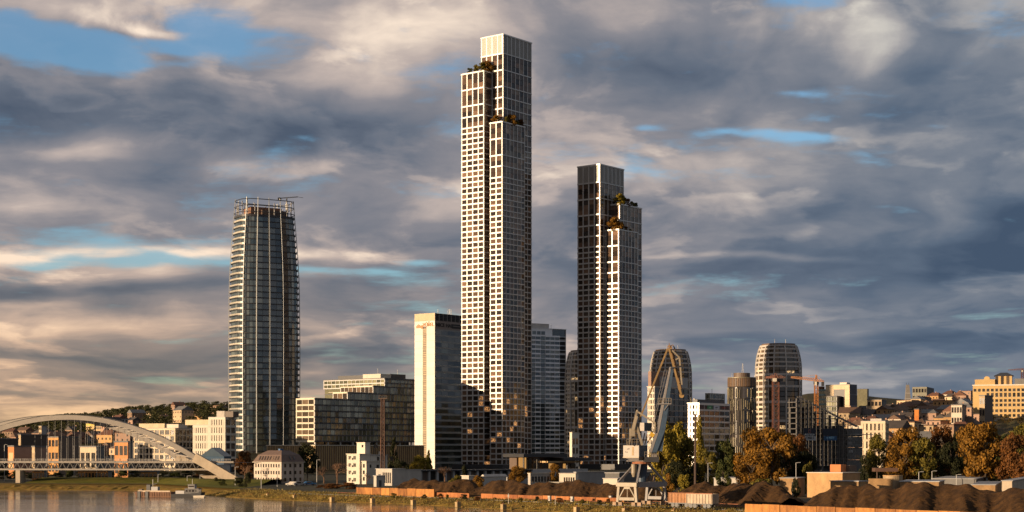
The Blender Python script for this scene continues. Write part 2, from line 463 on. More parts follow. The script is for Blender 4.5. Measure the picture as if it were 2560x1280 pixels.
# ---------------------------------------------------------------- the rounded glass tower
def rounded_tower():
    D = 1080.0; z0 = 2.0
    T = thing('glass_tower', 'rounded dark glass tower with white vertical fins and open ring crown', 'tower', (W(661, D), D, z0), R(30))
    n_seg = 40; nexp = 3.6
    def fp(a, b, k):
        t = 2 * math.pi * k / n_seg + .03
        c, s_ = math.cos(t), math.sin(t)
        return (math.copysign(abs(c) ** (2 / nexp) * a, c), math.copysign(abs(s_) ** (2 / nexp) * b, s_))
    ca, sa = math.cos(R(30)), math.sin(R(30))
    hw = max(abs(x * ca - y * sa) for x, y in (fp(1, .66, k) for k in range(n_seg)))
    A = 21.7 / hw; B = .66 * A
    ring = [fp(A, B, k) for k in range(n_seg)]
    prof = [(2, 85), (40, 86.5), (75, 87), (118, 85.5), (138, 81.5), (162, 74), (180, 68.5)]
    def sc(z):
        for (za, a), (zb, b) in zip(prof, prof[1:]):
            if z <= zb: return (a + (b - a) * (z - za) / (zb - za)) / 87
        return prof[-1][1] / 87
    fh = 14.35 / F * D
    top = Z(546, D) - z0
    nf = int(top / fh)
    fh = top / nf
    slabm = MB(); slabm.prism([(x * 1.035, y * 1.045) for x, y in ring], -.30, .26)
    slab_me = slabm.mesh('floor_slab', DARK)
    BAL = mat('balcony_parapet', (.36, .33, .27), .35, var=.15)
    def arc(k0, k1):
        mb = MB()
        for k in range(k0, k1):
            p, q = ring[k % n_seg], ring[(k + 1) % n_seg]
            mb.bar((p[0] * 1.03, p[1] * 1.04, .75), (q[0] * 1.03, q[1] * 1.04, .72), .12, 1.0)
        return mb.mesh('balcony_parapet', BAL)
    arcs = [arc(16, 24), arc(36, 43)]
    panes = []
    for i in range(nf):
        z = i * fh; s_ = sc(z + fh / 2)
        link('floor_slab', slab_me, T, (0, 0, z), (0, 0, 0), (s_, s_, 1))
        if i > 1:
            for me in arcs: link('balcony', me, T, (0, 0, z), (0, 0, 0), (s_, s_, 1))
        for k in range(n_seg):
            p, q = ring[k], ring[(k + 1) % n_seg]
            cx, cy = (p[0] + q[0]) / 2 * s_ * .985, (p[1] + q[1]) / 2 * s_ * .985
            L = math.hypot(q[0] - p[0], q[1] - p[1]) * s_ * .985
            a = math.atan2(q[1] - p[1], q[0] - p[0])
            wx, wy = (cx * ca - cy * sa), (cx * sa + cy * ca)
            nx, ny = math.cos(a - math.pi / 2), math.sin(a - math.pi / 2)
            facing = -(nx * sa + ny * ca)
            panes.append((facing * L if wy < 8 else -1, (cx, cy, z + fh / 2), (L - .16, .16, fh - .5), a))
    link('floor_slab', slab_me, T, (0, 0, nf * fh), (0, 0, 0), (sc(nf * fh), sc(nf * fh), 2.4))
    panes.sort(key=lambda p: -p[0])
    rnd = random.Random(3)
    for _, c, s_, a in panes[:300]: box('window_pane', G_BLUE, T, c, s_, rot=(rnd.gauss(0, .008), 0, a + rnd.gauss(0, .006)))
    mb = MB()
    for _, c, s_, a in panes[300:]:
        a += rnd.gauss(0, .006)
        d = Vector((math.cos(a), math.sin(a), 0)) * (s_[0] / 2)
        mb.bar(Vector(c) - d, Vector(c) + d, s_[1], s_[2])
    tag(mb.build('window_pane', G_BLUE, T), kind='stuff')
    cm = MB(); cm.prism([(x * .955, y * .955) for x, y in ring], 0, 1)
    core_me = cm.mesh('core', ROOM)
    for i in range(nf): link('core', core_me, T, (0, 0, i * fh), (0, 0, 0), (sc(i * fh) * .985, sc(i * fh) * .985, fh))
    # fins: on the flat front at the photograph's columns, then round the sides and back
    FIN = mat('fin_white', (.40, .41, .40), .45, var=.05)
    crown_top = Z(501, D) - z0
    def fin(x, y, out=1.05, w=.42):
        mb = MB(); zs = [i * fh * 3 for i in range(int(top / fh / 3) + 1)] + [top, crown_top]
        for za, zb in zip(zs, zs[1:]):
            mb.bar((x * out * sc(za), y * out * sc(za), za), (x * out * sc(zb), y * out * sc(zb), zb), w, w)
        mb.build('fin', FIN, T)
    for px in (621, 651.4, 682, 710.5):
        xw = W(px, D) - W(661, D)
        best = min(((x * 1.0, y) for x, y in [((ring[k][0] * (1 - f) + ring[(k + 1) % n_seg][0] * f), (ring[k][1] * (1 - f) + ring[(k + 1) % n_seg][1] * f)) for k in range(n_seg) for f in (0, .25, .5, .75)]
                    if x * sa + y * ca < 0), key=lambda p: abs(p[0] * ca - p[1] * sa - xw))
        fin(*best)
    for k in (2, 6, 10, 14, 18, 38): fin(*ring[k], w=.4)
    # open crown: rings, posts, plant room and a small roof crane
    for zz in (.2, .55, .9):
        z = top + (crown_top - top) * zz; mb = MB(); s_ = sc(z) * 1.05
        mb.tube([(x * s_, y * s_, z) for x, y in ring + ring[:1]], [.28] * (n_seg + 1), 5, cap=False)
        mb.build('crown_ring', DARK, T)
    for k in range(0, n_seg, 3): bar('crown_post', STEEL, T, (ring[k][0] * .80, ring[k][1] * .8, top), (ring[k][0] * .80, ring[k][1] * .8, crown_top - 1 - (k % 4)), .45)
    bx('plant_room', mat('terracotta_panel', (.22, .11, .065), .7), T, -12, 9, -7, 6, top, top + 6.0)
    bx('plant_room', BROWNM, T, -5, 12, -9, -7.1, top, top + 4.2)
    cx, cy = 13.0, -6.0
    c = bar('roof_crane', STEEL, T, (cx, cy, top), (cx, cy, crown_top + 1.5), .7)
    bar('crane_jib', STEEL, T, (cx - 5, cy, crown_top + 1.2), (cx + 8, cy + 1, crown_top + 3.2), .6)
    bx('counterweight', DARK, T, cx - 6, cx - 4, cy - .6, cy + .6, crown_top + .2, crown_top + 1.6)
    bar('crane_tip', STEEL, T, (cx + 8, cy + 1, crown_top + 3.2), (cx + 12, cy + 1.5, crown_top + 3.0), .25)
    # foot: recessed lobby
    return T
rounded_tower()

# ---------------------------------------------------------------- lettering
def lettering(name, txt, size, m, parent, loc, rot, ext=.12, sx=1.0, bold=.02):
    cu = bpy.data.curves.new(name, 'FONT'); cu.body = txt; cu.size = size; cu.extrude = ext; cu.offset = bold * size
    cu.align_x = 'CENTER'; cu.align_y = 'CENTER'; cu.materials.append(m); cu.resolution_u = 3
    tmp = bpy.data.objects.new(name, cu)
    me = bpy.data.meshes.new_from_object(tmp); me.name = name
    bpy.data.objects.remove(tmp)
    return link(name, me, parent, loc, rot, (sx, 1, 1))
FACE_R = (R(90), 0, 0)
FACE_L = (R(90), 0, R(-90))

# ---------------------------------------------------------------- stepped glass office block
def office():
    b = Bld('office_building', 'wide stepped glass office block on a fin-clad podium beside the rounded tower', 'building', 787, 920)
    LV = b.V(740); RU = b.U(1036)
    z0, z1 = b.H(1103), b.H(997)
    lv = [z0 + (z1 - z0) * i / 7 for i in range(8)]
    b.bx('core', ROOM, .42, RU - .3, .42, LV - .3, z0 - .2, z1)
    b.corner = 0
    b.facade('R', 0, 0, RU, lv, 26, G_GREEN, DARK, STEEL, bh=.75, bo=.12, pw=.14, po=.02, pw_end=.3)
    BAND = mat('champagne_band', (.50, .44, .33), .45, var=.08)
    b.facade('L', 0, 0, LV, lv, 3, G_WARM, BAND, BAND, bh=.9, bo=.1, pw=.35, po=.05, pw_end=.8)
    zt = z1
    prev = 0.0
    for k, (pc, pl, py, nc) in enumerate(((869, 832, 982, 19), (933, 851, 966, 12), (962, 809, 947.5, 9))):
        xs = b.U(pc); Ds = b.D + xs * math.sin(ER)
        top = b.H(py, Ds); N2 = (b.N[0] + xs * b.eu[0], b.N[1] + xs * b.eu[1])
        ll = along(pl, N2, b.ev)
        b.bx('core', ROOM, xs + .42, RU - .3, .43 + .003 * k, ll - .3, zt - .1, top - .2)
        b.corner = 0
        n = 1 if k < 2 else 2
        lv2 = [zt + (top - zt) * i / n for i in range(n + 1)]
        b.facade('R', 0, xs, RU, lv2[0:], nc, G_GREEN, DARK, STEEL, bh=.6, bo=.14 + .01 * k, pw=.16, po=.02, pw_end=.3)
        b.facade('L', xs, 0, ll, lv2, max(3, int(ll / 3.2)), G_WARM if k < 2 else G_GREEN, BAND if k < 2 else STEEL, STEEL, bh=.6, bo=.1, pw=.3, po=.05, pw_end=.5)
        b.bx('terrace_slab', BAND, prev - .1, xs - .13, -.2, min(ll, LV) + .2, zt + .31 + .002 * k, zt + .6)
        prev = xs; zt = top
    b.bx('roof_slab', DARKC, prev - .2, RU, -.1, ll + .1, zt + .31, zt + .7)
    xp = b.U(985)
    b.bx('plant_room', PALE, xp - 5, xp + 4, 6, 20, zt + .7, zt + 3.3)
    b.bx('plant_room', DARK, xp + 4.1, xp + 18, 7, 22, zt + .7, zt + 3.6)
    b.bx('plant_room', DARK, xp - 3, xp + 4, 20.1, 42, zt + .7, zt + 3.0)
    for x in (prev + 5, prev + 22): bar('antenna', STEEL, b.T, (x, 10, zt), (x, 10, zt + 6.5), .14)
    # back wing and recessed storey over the podium
    b.bx('back_wing', G_GREEN, prev + .6, RU - 1, LV + .1, ll - .5, 0, lv2[0] - .1)
    for i in range(5): b.bx('back_band', DARK, prev + .45, RU - .9, LV + .2, ll - .4, lv2[0] - .5 - i * 3.3, lv2[0] + .1 - i * 3.3)
    b.bx('recessed_storey', G_DARK, 2.5, RU - 2, 2.5, LV - 1, 0, z0 - .2)
    for i in range(9): b.bx('column', STEEL, 1.2 + i * (RU - 3) / 8, 1.9 + i * (RU - 3) / 8, .9, 1.6, 10, z0 - .1)
    FIN = mat('timber_fin', (.42, .28, .13), .7, var=.15)
    pz = b.H(1112, 905)
    xl, yl = -4.0, 34.0
    b.bx('podium', BROWNM, xl + .4, RU + 4, -3.6, yl, 0, pz - .5)
    b.bx('podium_roof', BAND, xl - .2, RU + 4.2, -4.4, yl + .2, pz - .5, pz)
    k = 0
    y = -3.4
    while y < yl: b.bx('facade_fin', FIN, xl - .1, xl + .41, y, y + .55, 1, pz - .52); y += 1.35
    x = xl + .2
    while x < RU + 4: b.bx('facade_fin', FIN, x, x + .5, -4.2, -3.59, 1, pz - .52); x += 1.7
    b.finish(300)
office()

# ---------------------------------------------------------------- tall white slab with lettering
def white_slab():
    b = Bld('slab_tower', 'tall white slab with a dark louvred strip and dark lettering beside the tallest tower', 'tower', 1087, 1060)
    LV = b.V(1036.5); RU = b.U(1215)
    top = b.H(782); z_sign = b.H(801); z_gl = b.H(823)
    b.bx('core', ROOM, .42, RU, .42, LV - .3, 0, top - 1)
    yw0, yw1 = b.V(1066.5), b.V(1057)          # strip between
    WP = mat('white_tile_panel', (.56, .53, .48), .6, var=.05, streak=.7)
    n = 22; dz = z_sign / n
    for i in range(n):
        za, zb = i * dz + .03, (i + 1) * dz - .03
        b.bx('wall_panel', WP, -.02, .41, .03, yw0, za, zb); b.bx('wall_panel', WP, -.02, .41, yw1, LV, za, zb)
    b.bx('wall_panel', WP, -.02, .41, yw0 + .02, yw1 - .02, z_gl + 2, z_sign - .03)
    b.bx('back_wall', WP, .45, RU, LV - .29, LV, 0, top)
    m = int((z_gl + 1.5) / 1.15)
    SL = mat('bronze_slat', (.30, .22, .12), .5, var=.2)
    b.bx('strip_backing', BROWNM, .25, .41, yw0 + .01, yw1 - .01, 0, z_gl + 1.9)
    for i in range(m): b.bx('slat', SL, .05, .24, yw0 + .01, yw1 - .01, i * 1.15 + .1, i * 1.15 + .75)
    b.bx('parapet', CREAM, -.05, .41, .03, LV, z_sign + .02, top)
    b.bx('parapet', mat('shadow_stone', (.30, .26, .24), .8), .0, RU, .0, .41, z_gl + .3, z_sign)
    for i in range(5): b.bx('roof_louvre', DARK, .5, RU, .1, .2, z_sign + .3 + i * (top - z_sign) / 5, z_sign + .3 + i * (top - z_sign) / 5 + .45)
    for i in range(9): b.bx('roof_post', STEEL, .3 + i * 4, .5 + i * 4, .05, .25, z_sign, top)
    b.bx('roof_slab', DARKC, .42, RU, .2, LV - .3, top - .6, top - .1)
    b.bx('corner_strip', PALE, -.06, .40, -.06, .028, 0, top)
    GB = glass('slab_glass', (.014, .018, .018), (.06, .07, .06), .06, 2.0)
    SP = mat('green_spandrel', (.24, .26, .26), .35, var=.1, spec=.7)
    nf = 23; lv = [.0 + z_gl * i / nf for i in range(nf + 1)]
    b.corner = -9
    b.facade('R', .05, .45, RU, lv, 8, GB, SP, None, bh=1.25, bo=.02, pw=.12, pane_frac=1)
    zm = (z_gl + z_sign) / 2 + .1
    BL = mat('black_sign', (.012, .012, .012), .5)
    lettering('lettering', 'MICE HAF', 3.3, BL, b.T, (b.U(1111), -.12, zm), FACE_R, sx=1.15)
    b.bx('sign_bar', BL, b.U(1130), b.U(1153), -.15, .0, zm + .25, zm + 1.3); b.bx('sign_bar', BL, b.U(1130), b.U(1153), -.15, .0, zm - 1.5, zm - .1)
    OR = mat('orange_sign', (.40, .16, .03), .5)
    lettering('lettering', 'VÚŘEL', 3.2, OR, b.T, (-.15, b.V(1071), b.H(811)), FACE_L, sx=1.0)
    mb = MB()
    for a in range(5): mb.bar((-.15, b.V(1047) - 1.6 + a * .8, b.H(812) + .9 * math.sin(a * .78)), (-.15, b.V(1047) - 1.6 + a * .8, b.H(817.5)), .3)
    mb.bar((-.15, b.V(1047) - 2.3, b.H(815)), (-.15, b.V(1047) + 2.3, b.H(815)), .4)
    mb.build('emblem', OR, b.T)
    b.bx('lettering_bracket', OR, -.2, -.03, b.V(1055) - .8, b.V(1055) + .6, b.H(820), b.H(811))
    for x in (9, 19, 20.5, 22): bar('antenna', STEEL, b.T, (x, 5, top - 1), (x, 5, top + (4 if x != 9 else 3)), .22)
    b.finish(300)
white_slab()

# ---------------------------------------------------------------- banded apartment tower between the two gridded towers
def banded():
    b = Bld('apartment_tower', 'pale grey apartment tower with white floor bands between the two gridded towers', 'tower', 1290, 1250, ang=R(33))
    RU = b.U(1415); top = b.H(818.5)
    xb = b.U(1399.5)
    BW = mat('cool_white_band', (.74, .76, .80), .6, var=.06)
    nf = 29; z_top_fl = b.H(837); fh = z_top_fl / nf
    b.bx('core', ROOM, .3, RU - .2, .5, 24, 0, top - .5)
    lv = [i * fh for i in range(nf + 1)]
    b.facade('R', .15, 0, xb, lv, 9, G_BLUE, None, BW, pw=.22, po=-.02, inset=.3)
    rnd = random.Random(5)
    for i, z in enumerate(lv[1:]):
        xa, xc = b.U(1340), b.U(1352)
        b.bx('floor_slab', BW, -.3, RU, -.12, .35, z - .22, z + .12)
        st = b.U(1337) if i < nf - 6 else 0
        b.bx('floor_band', BW, st, xc, -.3, .1, z - .55, z + .65)
        b.bx('floor_band', BW, b.U(1364), xb, -.28, .1, z - .6, z + .62)
        if i < nf - 1 and i % 3 == 0: b.bx('balcony_screen', GREYC, xb + .1, RU - .3, -.1, .4, z + .2, z + 1.3)
    b.bx('corner_post', GREYC, RU - .5, RU, -.1, .5, 0, top)
    b.bx('top_storey', BW, -.2, b.U(1381), 0, 24, z_top_fl + .14, top); b.bx('top_storey', G_BLUE, b.U(1382), b.U(1412), .1, 24, z_top_fl + .14, top - .3)
    for i in range(3): b.bx('window', G_BLUE, b.U(1331 + i * 11), b.U(1340.5 + i * 11), -.08, .1, b.H(834), b.H(825))
    b.bx('roof_edge', BW, -.5, RU + .4, -.4, 24.4, top, top + .4)
    b.bx('plant_room', GREYC, 0, b.U(1378), 3, 20, top + .4, b.H(805))
    b.bx('side_wall', GREYC, RU - .2, RU, .5, 24, 0, top)
    bar('antenna', STEEL, b.T, (b.U(1389), 6, top), (b.U(1389), 6, top + 4), .18)
    b.finish(300)
banded()

# ---------------------------------------------------------------- barrel-topped ring-framed towers
RINGW = mat('ring_white', (.40, .37, .34), .55, var=.08)
def barrel_tower(label, px, hw, py_top, D, rot=R(25)):
    z0 = 2.0
    T = thing('barrel_tower', label, 'tower', (W(px, D), D, z0), rot, 'white framed barrel-topped towers')
    n = 20; r = hw / F * D; ex = 2.6
    def sup(k):
        t = 2 * math.pi * (k + .5) / n; c, s_ = math.cos(t), math.sin(t)
        return (math.copysign(abs(c) ** (2 / ex), c), math.copysign(abs(s_) ** (2 / ex), s_))
    raw = [sup(k) for k in range(n)]
    hwn = max(abs(x * math.cos(rot) - y * math.sin(rot)) for x, y in raw)
    ring = [(x * r / hwn, y * r / hwn) for x, y in raw]
    top = Z(py_top, D) - z0
    px_m = D / F
    offs = [0, 8, 19, 30, 41, 52, 72, 101, 140, 187, 240, 300]
    zs = [top - o * px_m for o in offs if top - o * px_m > 3] + [0]
    def sc(z):
        d = (top - z) / px_m
        return .80 + .2 * math.sin(min(1, d / 60) * math.pi / 2) ** .8
    rings = []
    for i, z in enumerate(zs[:-1]):
        mb = MB(); s_ = sc(z); h = .55 if i < 6 else .8
        mb.prism([(x * s_ * 1.02, y * s_ * 1.02) for x, y in ring], z - h, z + h)
        mb.build('floor_ring', RINGW, T)
    for k in range(0, n, 2):
        mb = MB()
        for za, zb in zip(zs, zs[1:]):
            mb.bar((ring[k][0] * sc(za) * 1.01, ring[k][1] * sc(za) * 1.01, za), (ring[k][0] * sc(zb) * 1.01, ring[k][1] * sc(zb) * 1.01, zb), .8, .8)
        mb.build('rib', RINGW, T)
    cnt = 0; rest = MB()
    ca, sa = math.cos(rot), math.sin(rot)
    for za, zb in zip(zs, zs[1:]):
        nf = max(1, round((za - zb) / 3.2))
        for f in range(nf):
            zc = zb + (za - zb) * (f + .5) / nf; s_ = sc(zc) * .975
            for k in range(n):
                p, q = ring[k], ring[(k + 1) % n]
                cx, cy = (p[0] + q[0]) / 2 * s_, (p[1] + q[1]) / 2 * s_
                L = math.hypot(q[0] - p[0], q[1] - p[1]) * s_
                a = math.atan2(q[1] - p[1], q[0] - p[0])
                face_left = cx * ca - cy * sa < -.62 * r
                h = (za - zb) / nf - .5
                if cx * sa + cy * ca < 3 and cnt < 300:
                    cnt += 1
                    box('window_pane', G_WARM, T, (cx, cy, zc), (L - (.3 if not face_left else 1.5), .3, h if not face_left else h - .9), a)
                    if face_left: box('wall_panel', PALE, T, (cx * .99, cy * .99, zc), (L, .25, h + .6), a)
                else:
                    d = Vector((math.cos(a), math.sin(a), 0)) * (L / 2 - .15)
                    rest.bar(Vector((cx, cy, zc)) - d, Vector((cx, cy, zc)) + d, .3, h)
    tag(rest.build('window_pane', G_DARK, T), kind='stuff')
    for za, zb in zip(zs, zs[1:]):
        mb = MB(); s_ = min(sc(za), sc(zb)) * .95
        mb.prism([(x * s_, y * s_) for x, y in ring], zb, za); mb.build('core', ROOM, T)
    mb = MB(); mb.prism([(x * .74, y * .74) for x, y in ring], top + .5, top + 1.6); mb.build('roof_cap', BROWNM, T)
    for a in (-3, 6): bar('antenna', STEEL, T, (a, 0, top), (a, 0, top + 5), .2)
    return T
barrel_tower('white ring-framed tower with barrel top behind the rust-red tower crane', 1946, 56, 866, 1150)
barrel_tower('white ring-framed tower with barrel top rising behind the harbour crane jib', 1676.5, 51, 880, 1190)
barrel_tower('white ring-framed tower mostly hidden behind the shorter gridded tower', 1462, 48, 882, 1210)

# ---------------------------------------------------------------- round tower with gold fins
def round_tower():
    D = 1010.0; T = thing('round_tower', 'round glass tower with vertical gold fins and a brown crown', 'tower', (W(1854.5, D), D, 2))
    r = 34.5 / F * D; top = Z(946, D) - 2; zc = Z(968, D) - 2
    GOLD = mat('gold_fin', (.20, .17, .11), .5, var=.3, metal=.1)
    mb = MB(); mb.prism([(math.cos(t) * r * .95, math.sin(t) * r * .95) for t in [2 * math.pi * i / 36 for i in range(36)]], 0, top); mb.build('core', ROOM, T)
    n = 44; nf = 7; rnd = random.Random(2); cnt = 0; rest = MB()
    for k in range(n):
        t = 2 * math.pi * k / n; c, s_ = math.cos(t), math.sin(t)
        if s_ < .35:
            for f in range(nf):
                z = zc * f / nf
                box('window_pane', G_DARK, T, (c * r * .965, s_ * r * .965, z + zc / nf / 2), (.16, 2 * math.pi * r / n * .97, zc / nf - .35), t)
                if rnd.random() < .75: box('facade_fin', GOLD, T, (c * r * 1.0, s_ * r * 1.0, z + zc / nf / 2 + rnd.uniform(-1, 1)), (.8, .28, zc / nf * rnd.uniform(.6, 1)), t + math.pi / n)
            box('crown_panel', BROWNM if k % 2 else mat('crown_brown', (.15, .09, .05), .7), T, (c * r, s_ * r, (zc + top) / 2), (.5, 2 * math.pi * r / n * .8, top - zc - .3), t)
    mb = MB(); mb.prism([(math.cos(t) * r * 1.02, math.sin(t) * r * 1.02) for t in [2 * math.pi * i / 36 for i in range(36)]], top, top + .5); mb.build('roof_edge', GOLD, T)
    mb = MB(); mb.prism([(math.cos(t) * r * .6, math.sin(t) * r * .6) for t in [2 * math.pi * i / 24 for i in range(24)]], top + .5, top + 3.2); mb.build('plant_drum', BROWNM, T)
    mb = MB()
    for dx in (-.5, .5): mb.bar((dx + .5, 0, top + 3), (dx * .3 + .5, 0, top + 9), .16)
    for i in range(5): mb.bar((0 + .1 * i, 0, top + 3.5 + i), (1 - .1 * i, 0, top + 4.2 + i), .12)
    mb.build('antenna', STEEL, T)
    for x in (-6, -2): bar('antenna', STEEL, T, (x, 0, top), (x, 0, top + 3.5), .15)
round_tower()

# ---------------------------------------------------------------- white banded office with roof signs
def sign_office():
    b = Bld('office_building', 'white banded office block with green and white roof signs behind the poplars', 'building', 1748, 880)
    LV = b.V(1720); RU = b.U(1824); top = b.H(1010); dz = 14.8 / F * 880
    n = int(top / dz); lv = [top - dz * i for i in range(n + 1)][::-1]
    b.bx('core', ROOM, .42, RU, .42, LV + .4, 0, top - .3); b.corner = 0
    b.facade('R', 0, 0, RU, lv, 6, G_DARK, WHITE, WHITE, bh=.95, bo=.15, pw=.3, po=.0, skip=lambda i, j: i == n - 1)
    b.facade('L', 0, 0, LV, lv, 3, G_DARK, WHITE, WHITE, bh=1.0, bo=.15, pw=1.0, po=.05)
    zs = top - dz
    b.bx('sign_strip', mat('maroon_fascia', (.05, .015, .012), .5), .4, RU - .2, .05, .3, zs + .5, top - .5)
    zc = (zs + top) / 2
    b.bx('roof_sign', mat('green_sign', (.01, .16, .06), .4), b.U(1768), b.U(1781), -.12, .04, zc - 1.0, zc + 1.0)
    lettering('sign_mark', 'e', 1.6, mat('sign_mint', (.5, .8, .5), .5), b.T, (b.U(1774.5), -.16, zc), FACE_R, .03)
    b.bx('roof_sign', mat('white_sign', (.55, .55, .58), .5), b.U(1784), b.U(1797.5), -.12, .04, zc - 1.0, zc + 1.0)
    lettering('sign_mark', 'KEBU', .95, MATS['black_sign'], b.T, (b.U(1791), -.16, zc), FACE_R, .03, sx=1.05)
    lettering('sign_mark', 'SWISSCOM', .7, mat('red_sign', (.5, .05, .03), .5), b.T, (b.U(1810), -.05, zc), FACE_R, .03)
    b.bx('roof_slab', WHITE, -.2, RU + .1, -.2, LV + .6, top + .48, top + .75)
    b.bx('plant_room', DARK, 3, RU, 3, LV - 1, top + .75, top + 2.6); b.bx('chimney', PALE, b.U(1757), b.U(1760.5), 5, 5.9, top + .75, top + 3.0)
    b.finish(300)
    w = Bld('office_building', 'dark banded office wing with a brown top block behind the harbour crane', 'building', 1637, 900)
    LV = w.V(1619); RU = w.U(1722); top = w.H(968); n = int(top / dz); lv = [top - dz * i for i in range(n + 1)][::-1]
    w.bx('core', ROOM, .42, RU, .42, LV + .4, 0, top - .3); w.corner = 0
    w.facade('R', 0, 0, RU, lv, 7, G_DARK, mat('umber_band', (.30, .26, .23), .6), DARK, bh=.6, bo=.12, pw=.3, po=.0)
    w.facade('L', 0, 0, LV, lv, 3, G_DARK, PALE, PALE, bh=1.0, bo=.15, pw=.7, po=.05)
    w.bx('roof_slab', PALE, -.2, RU, -.2, LV + .6, top + .31, top + .6)
    w.bx('top_block', mat('brown_cladding', (.22, .13, .09), .7), 1.0, w.U(1692), 3, LV + .3, top + .6, w.H(931, 915))
    w.bx('top_block', GREYC, w.U(1660), RU, .6, 2.9, top + .6, w.H(943, 915))
    w.finish(300)
    g = Bld('office_building', 'small blue-grey glass office top seen over the sign-topped block', 'building', 1775, 1200)
    LV = g.V(1763); RU = g.U(1812); top = g.H(985)
    g.bx('core', ROOM, .42, RU, .42, LV, 0, top - .3); g.corner = 0
    lv = [top - 3.4 * i for i in range(int(top / 3.4))][::-1]
    g.facade('R', 0, 0, RU, lv, 8, G_BLUE, STEEL, STEEL, bh=.5, bo=.1, pw=.2); g.facade('L', 0, 0, LV, lv, 3, G_GREEN, STEEL, STEEL, bh=.5, bo=.1, pw=.2)
    g.bx('roof_slab', STEEL, -.3, RU, -.3, LV, top + .26, top + .7); bar('antenna', STEEL, g.T, (6, 2, top), (6, 2, top + 4), .2)
    g.finish(300)
sign_office()

# ---------------------------------------------------------------- cream slab with glazed notch
def cream_slab():
    b = Bld('slab_tower', 'cream slab with a stepped green glass insert beside the sloped construction frame', 'tower', 2124, 1300)
    LV = b.V(2044); RU = b.U(2142.5); top = b.H(962)
    yk = b.V(2064); ya = b.V(2112); yb = b.V(2075)
    n = 16; dz = top / n
    b.bx('core', ROOM, .42, RU, .42, yk, 0, top - .2)
    for i in range(n):
        z0, z1 = i * dz + .04, (i + 1) * dz - .04
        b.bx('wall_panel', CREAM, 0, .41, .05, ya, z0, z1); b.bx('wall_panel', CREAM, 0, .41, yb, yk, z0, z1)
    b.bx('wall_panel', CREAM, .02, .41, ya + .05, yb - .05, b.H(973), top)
    b.bx('recess', DARK, .2, .41, ya + .05, ya + (yb - ya) * .75, b.H(992), b.H(973)); b.bx('wall_panel', CREAM, .02, .4, ya + (yb - ya) * .75, yb - .05, b.H(992), b.H(973))
    zt = b.H(991); nf = int(zt / 3.6); lv = [zt * i / nf for i in range(nf + 1)]
    b.corner = -9
    b.facade('L', -6, ya + 4, yb, lv, 4, G_GREEN, DARKC, STEEL, bh=1.0, bo=.1, pw=.2, po=.03)
    b.bx('insert_body', DARKC, -5.6, -.01, ya + 4, yb, 0, zt + .45)
    b.bx('insert_side', DARK, -6, -.02, ya + 3.6, ya + 3.99, 0, zt)
    zt2 = b.H(973.5); nf = int(zt2 / 3.6); lv = [zt2 * i / nf for i in range(nf + 1)]
    b.facade('L', 1.5, yk + .1, LV, lv, 3, G_GREEN, mat('teal_spandrel', (.16, .24, .24), .4), None, bh=1.3, bo=.05, pw=.2)
    b.bx('wing_body', DARKC, 1.95, 16, yk + .1, LV, 0, zt2 - .3)
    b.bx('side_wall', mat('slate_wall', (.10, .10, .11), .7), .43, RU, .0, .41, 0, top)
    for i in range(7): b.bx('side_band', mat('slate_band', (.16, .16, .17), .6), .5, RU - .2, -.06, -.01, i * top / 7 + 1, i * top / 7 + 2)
    b.bx('roof_slab', GREYC, .0, RU, .0, yk, top + .01, top + .5); b.bx('plant_room', PALE, 1, 7, 3, 9, top + .5, top + 2)
    b.bx('plant_room', RUST, 2, 6, yk + 4, yk + 7, zt2, zt2 + 3)
    b.finish(300)
cream_slab()

# ---------------------------------------------------------------- river, ground and banks
def water_mat():
    m = bpy.data.materials.new('river_water'); m.use_nodes = True; nt = m.node_tree; S.nt = nt
    p = nt.nodes['Principled BSDF']
    p.inputs['Base Color'].default_value = (.105, .072, .042, 1); p.inputs['Roughness'].default_value = .10; p.inputs['IOR'].default_value = 1.45
    g = nt.nodes.new('ShaderNodeNewGeometry'); sp = nt.nodes.new('ShaderNodeSeparateXYZ'); nt.links.new(g.outputs['Position'], sp.inputs[0])
    x, y, z = (S(sp.outputs[i]) for i in range(3))
    h = noise3(x * .16, y * .5, z, .5, 5, .6) + noise3(x * .10, y * .14, z, .25, 3, .5) * 1.2
    b = nt.nodes.new('ShaderNodeBump'); b.inputs['Strength'].default_value = .10; b.inputs['Distance'].default_value = .5
    nt.links.new(h.s, b.inputs['Height']); nt.links.new(b.outputs[0], p.inputs['Normal'])
    r = noise3(x * .05, y * .12, z, .5, 4, .6)
    nt.links.new((r * .16 + .03).s, p.inputs['Roughness'])
    return m
mb = MB(); mb.face((-9000, -600, 0), (900, -600, 0), (900, 12000, 0), (-9000, 12000, 0))
tag(mb.build('water', water_mat()), kind='structure')

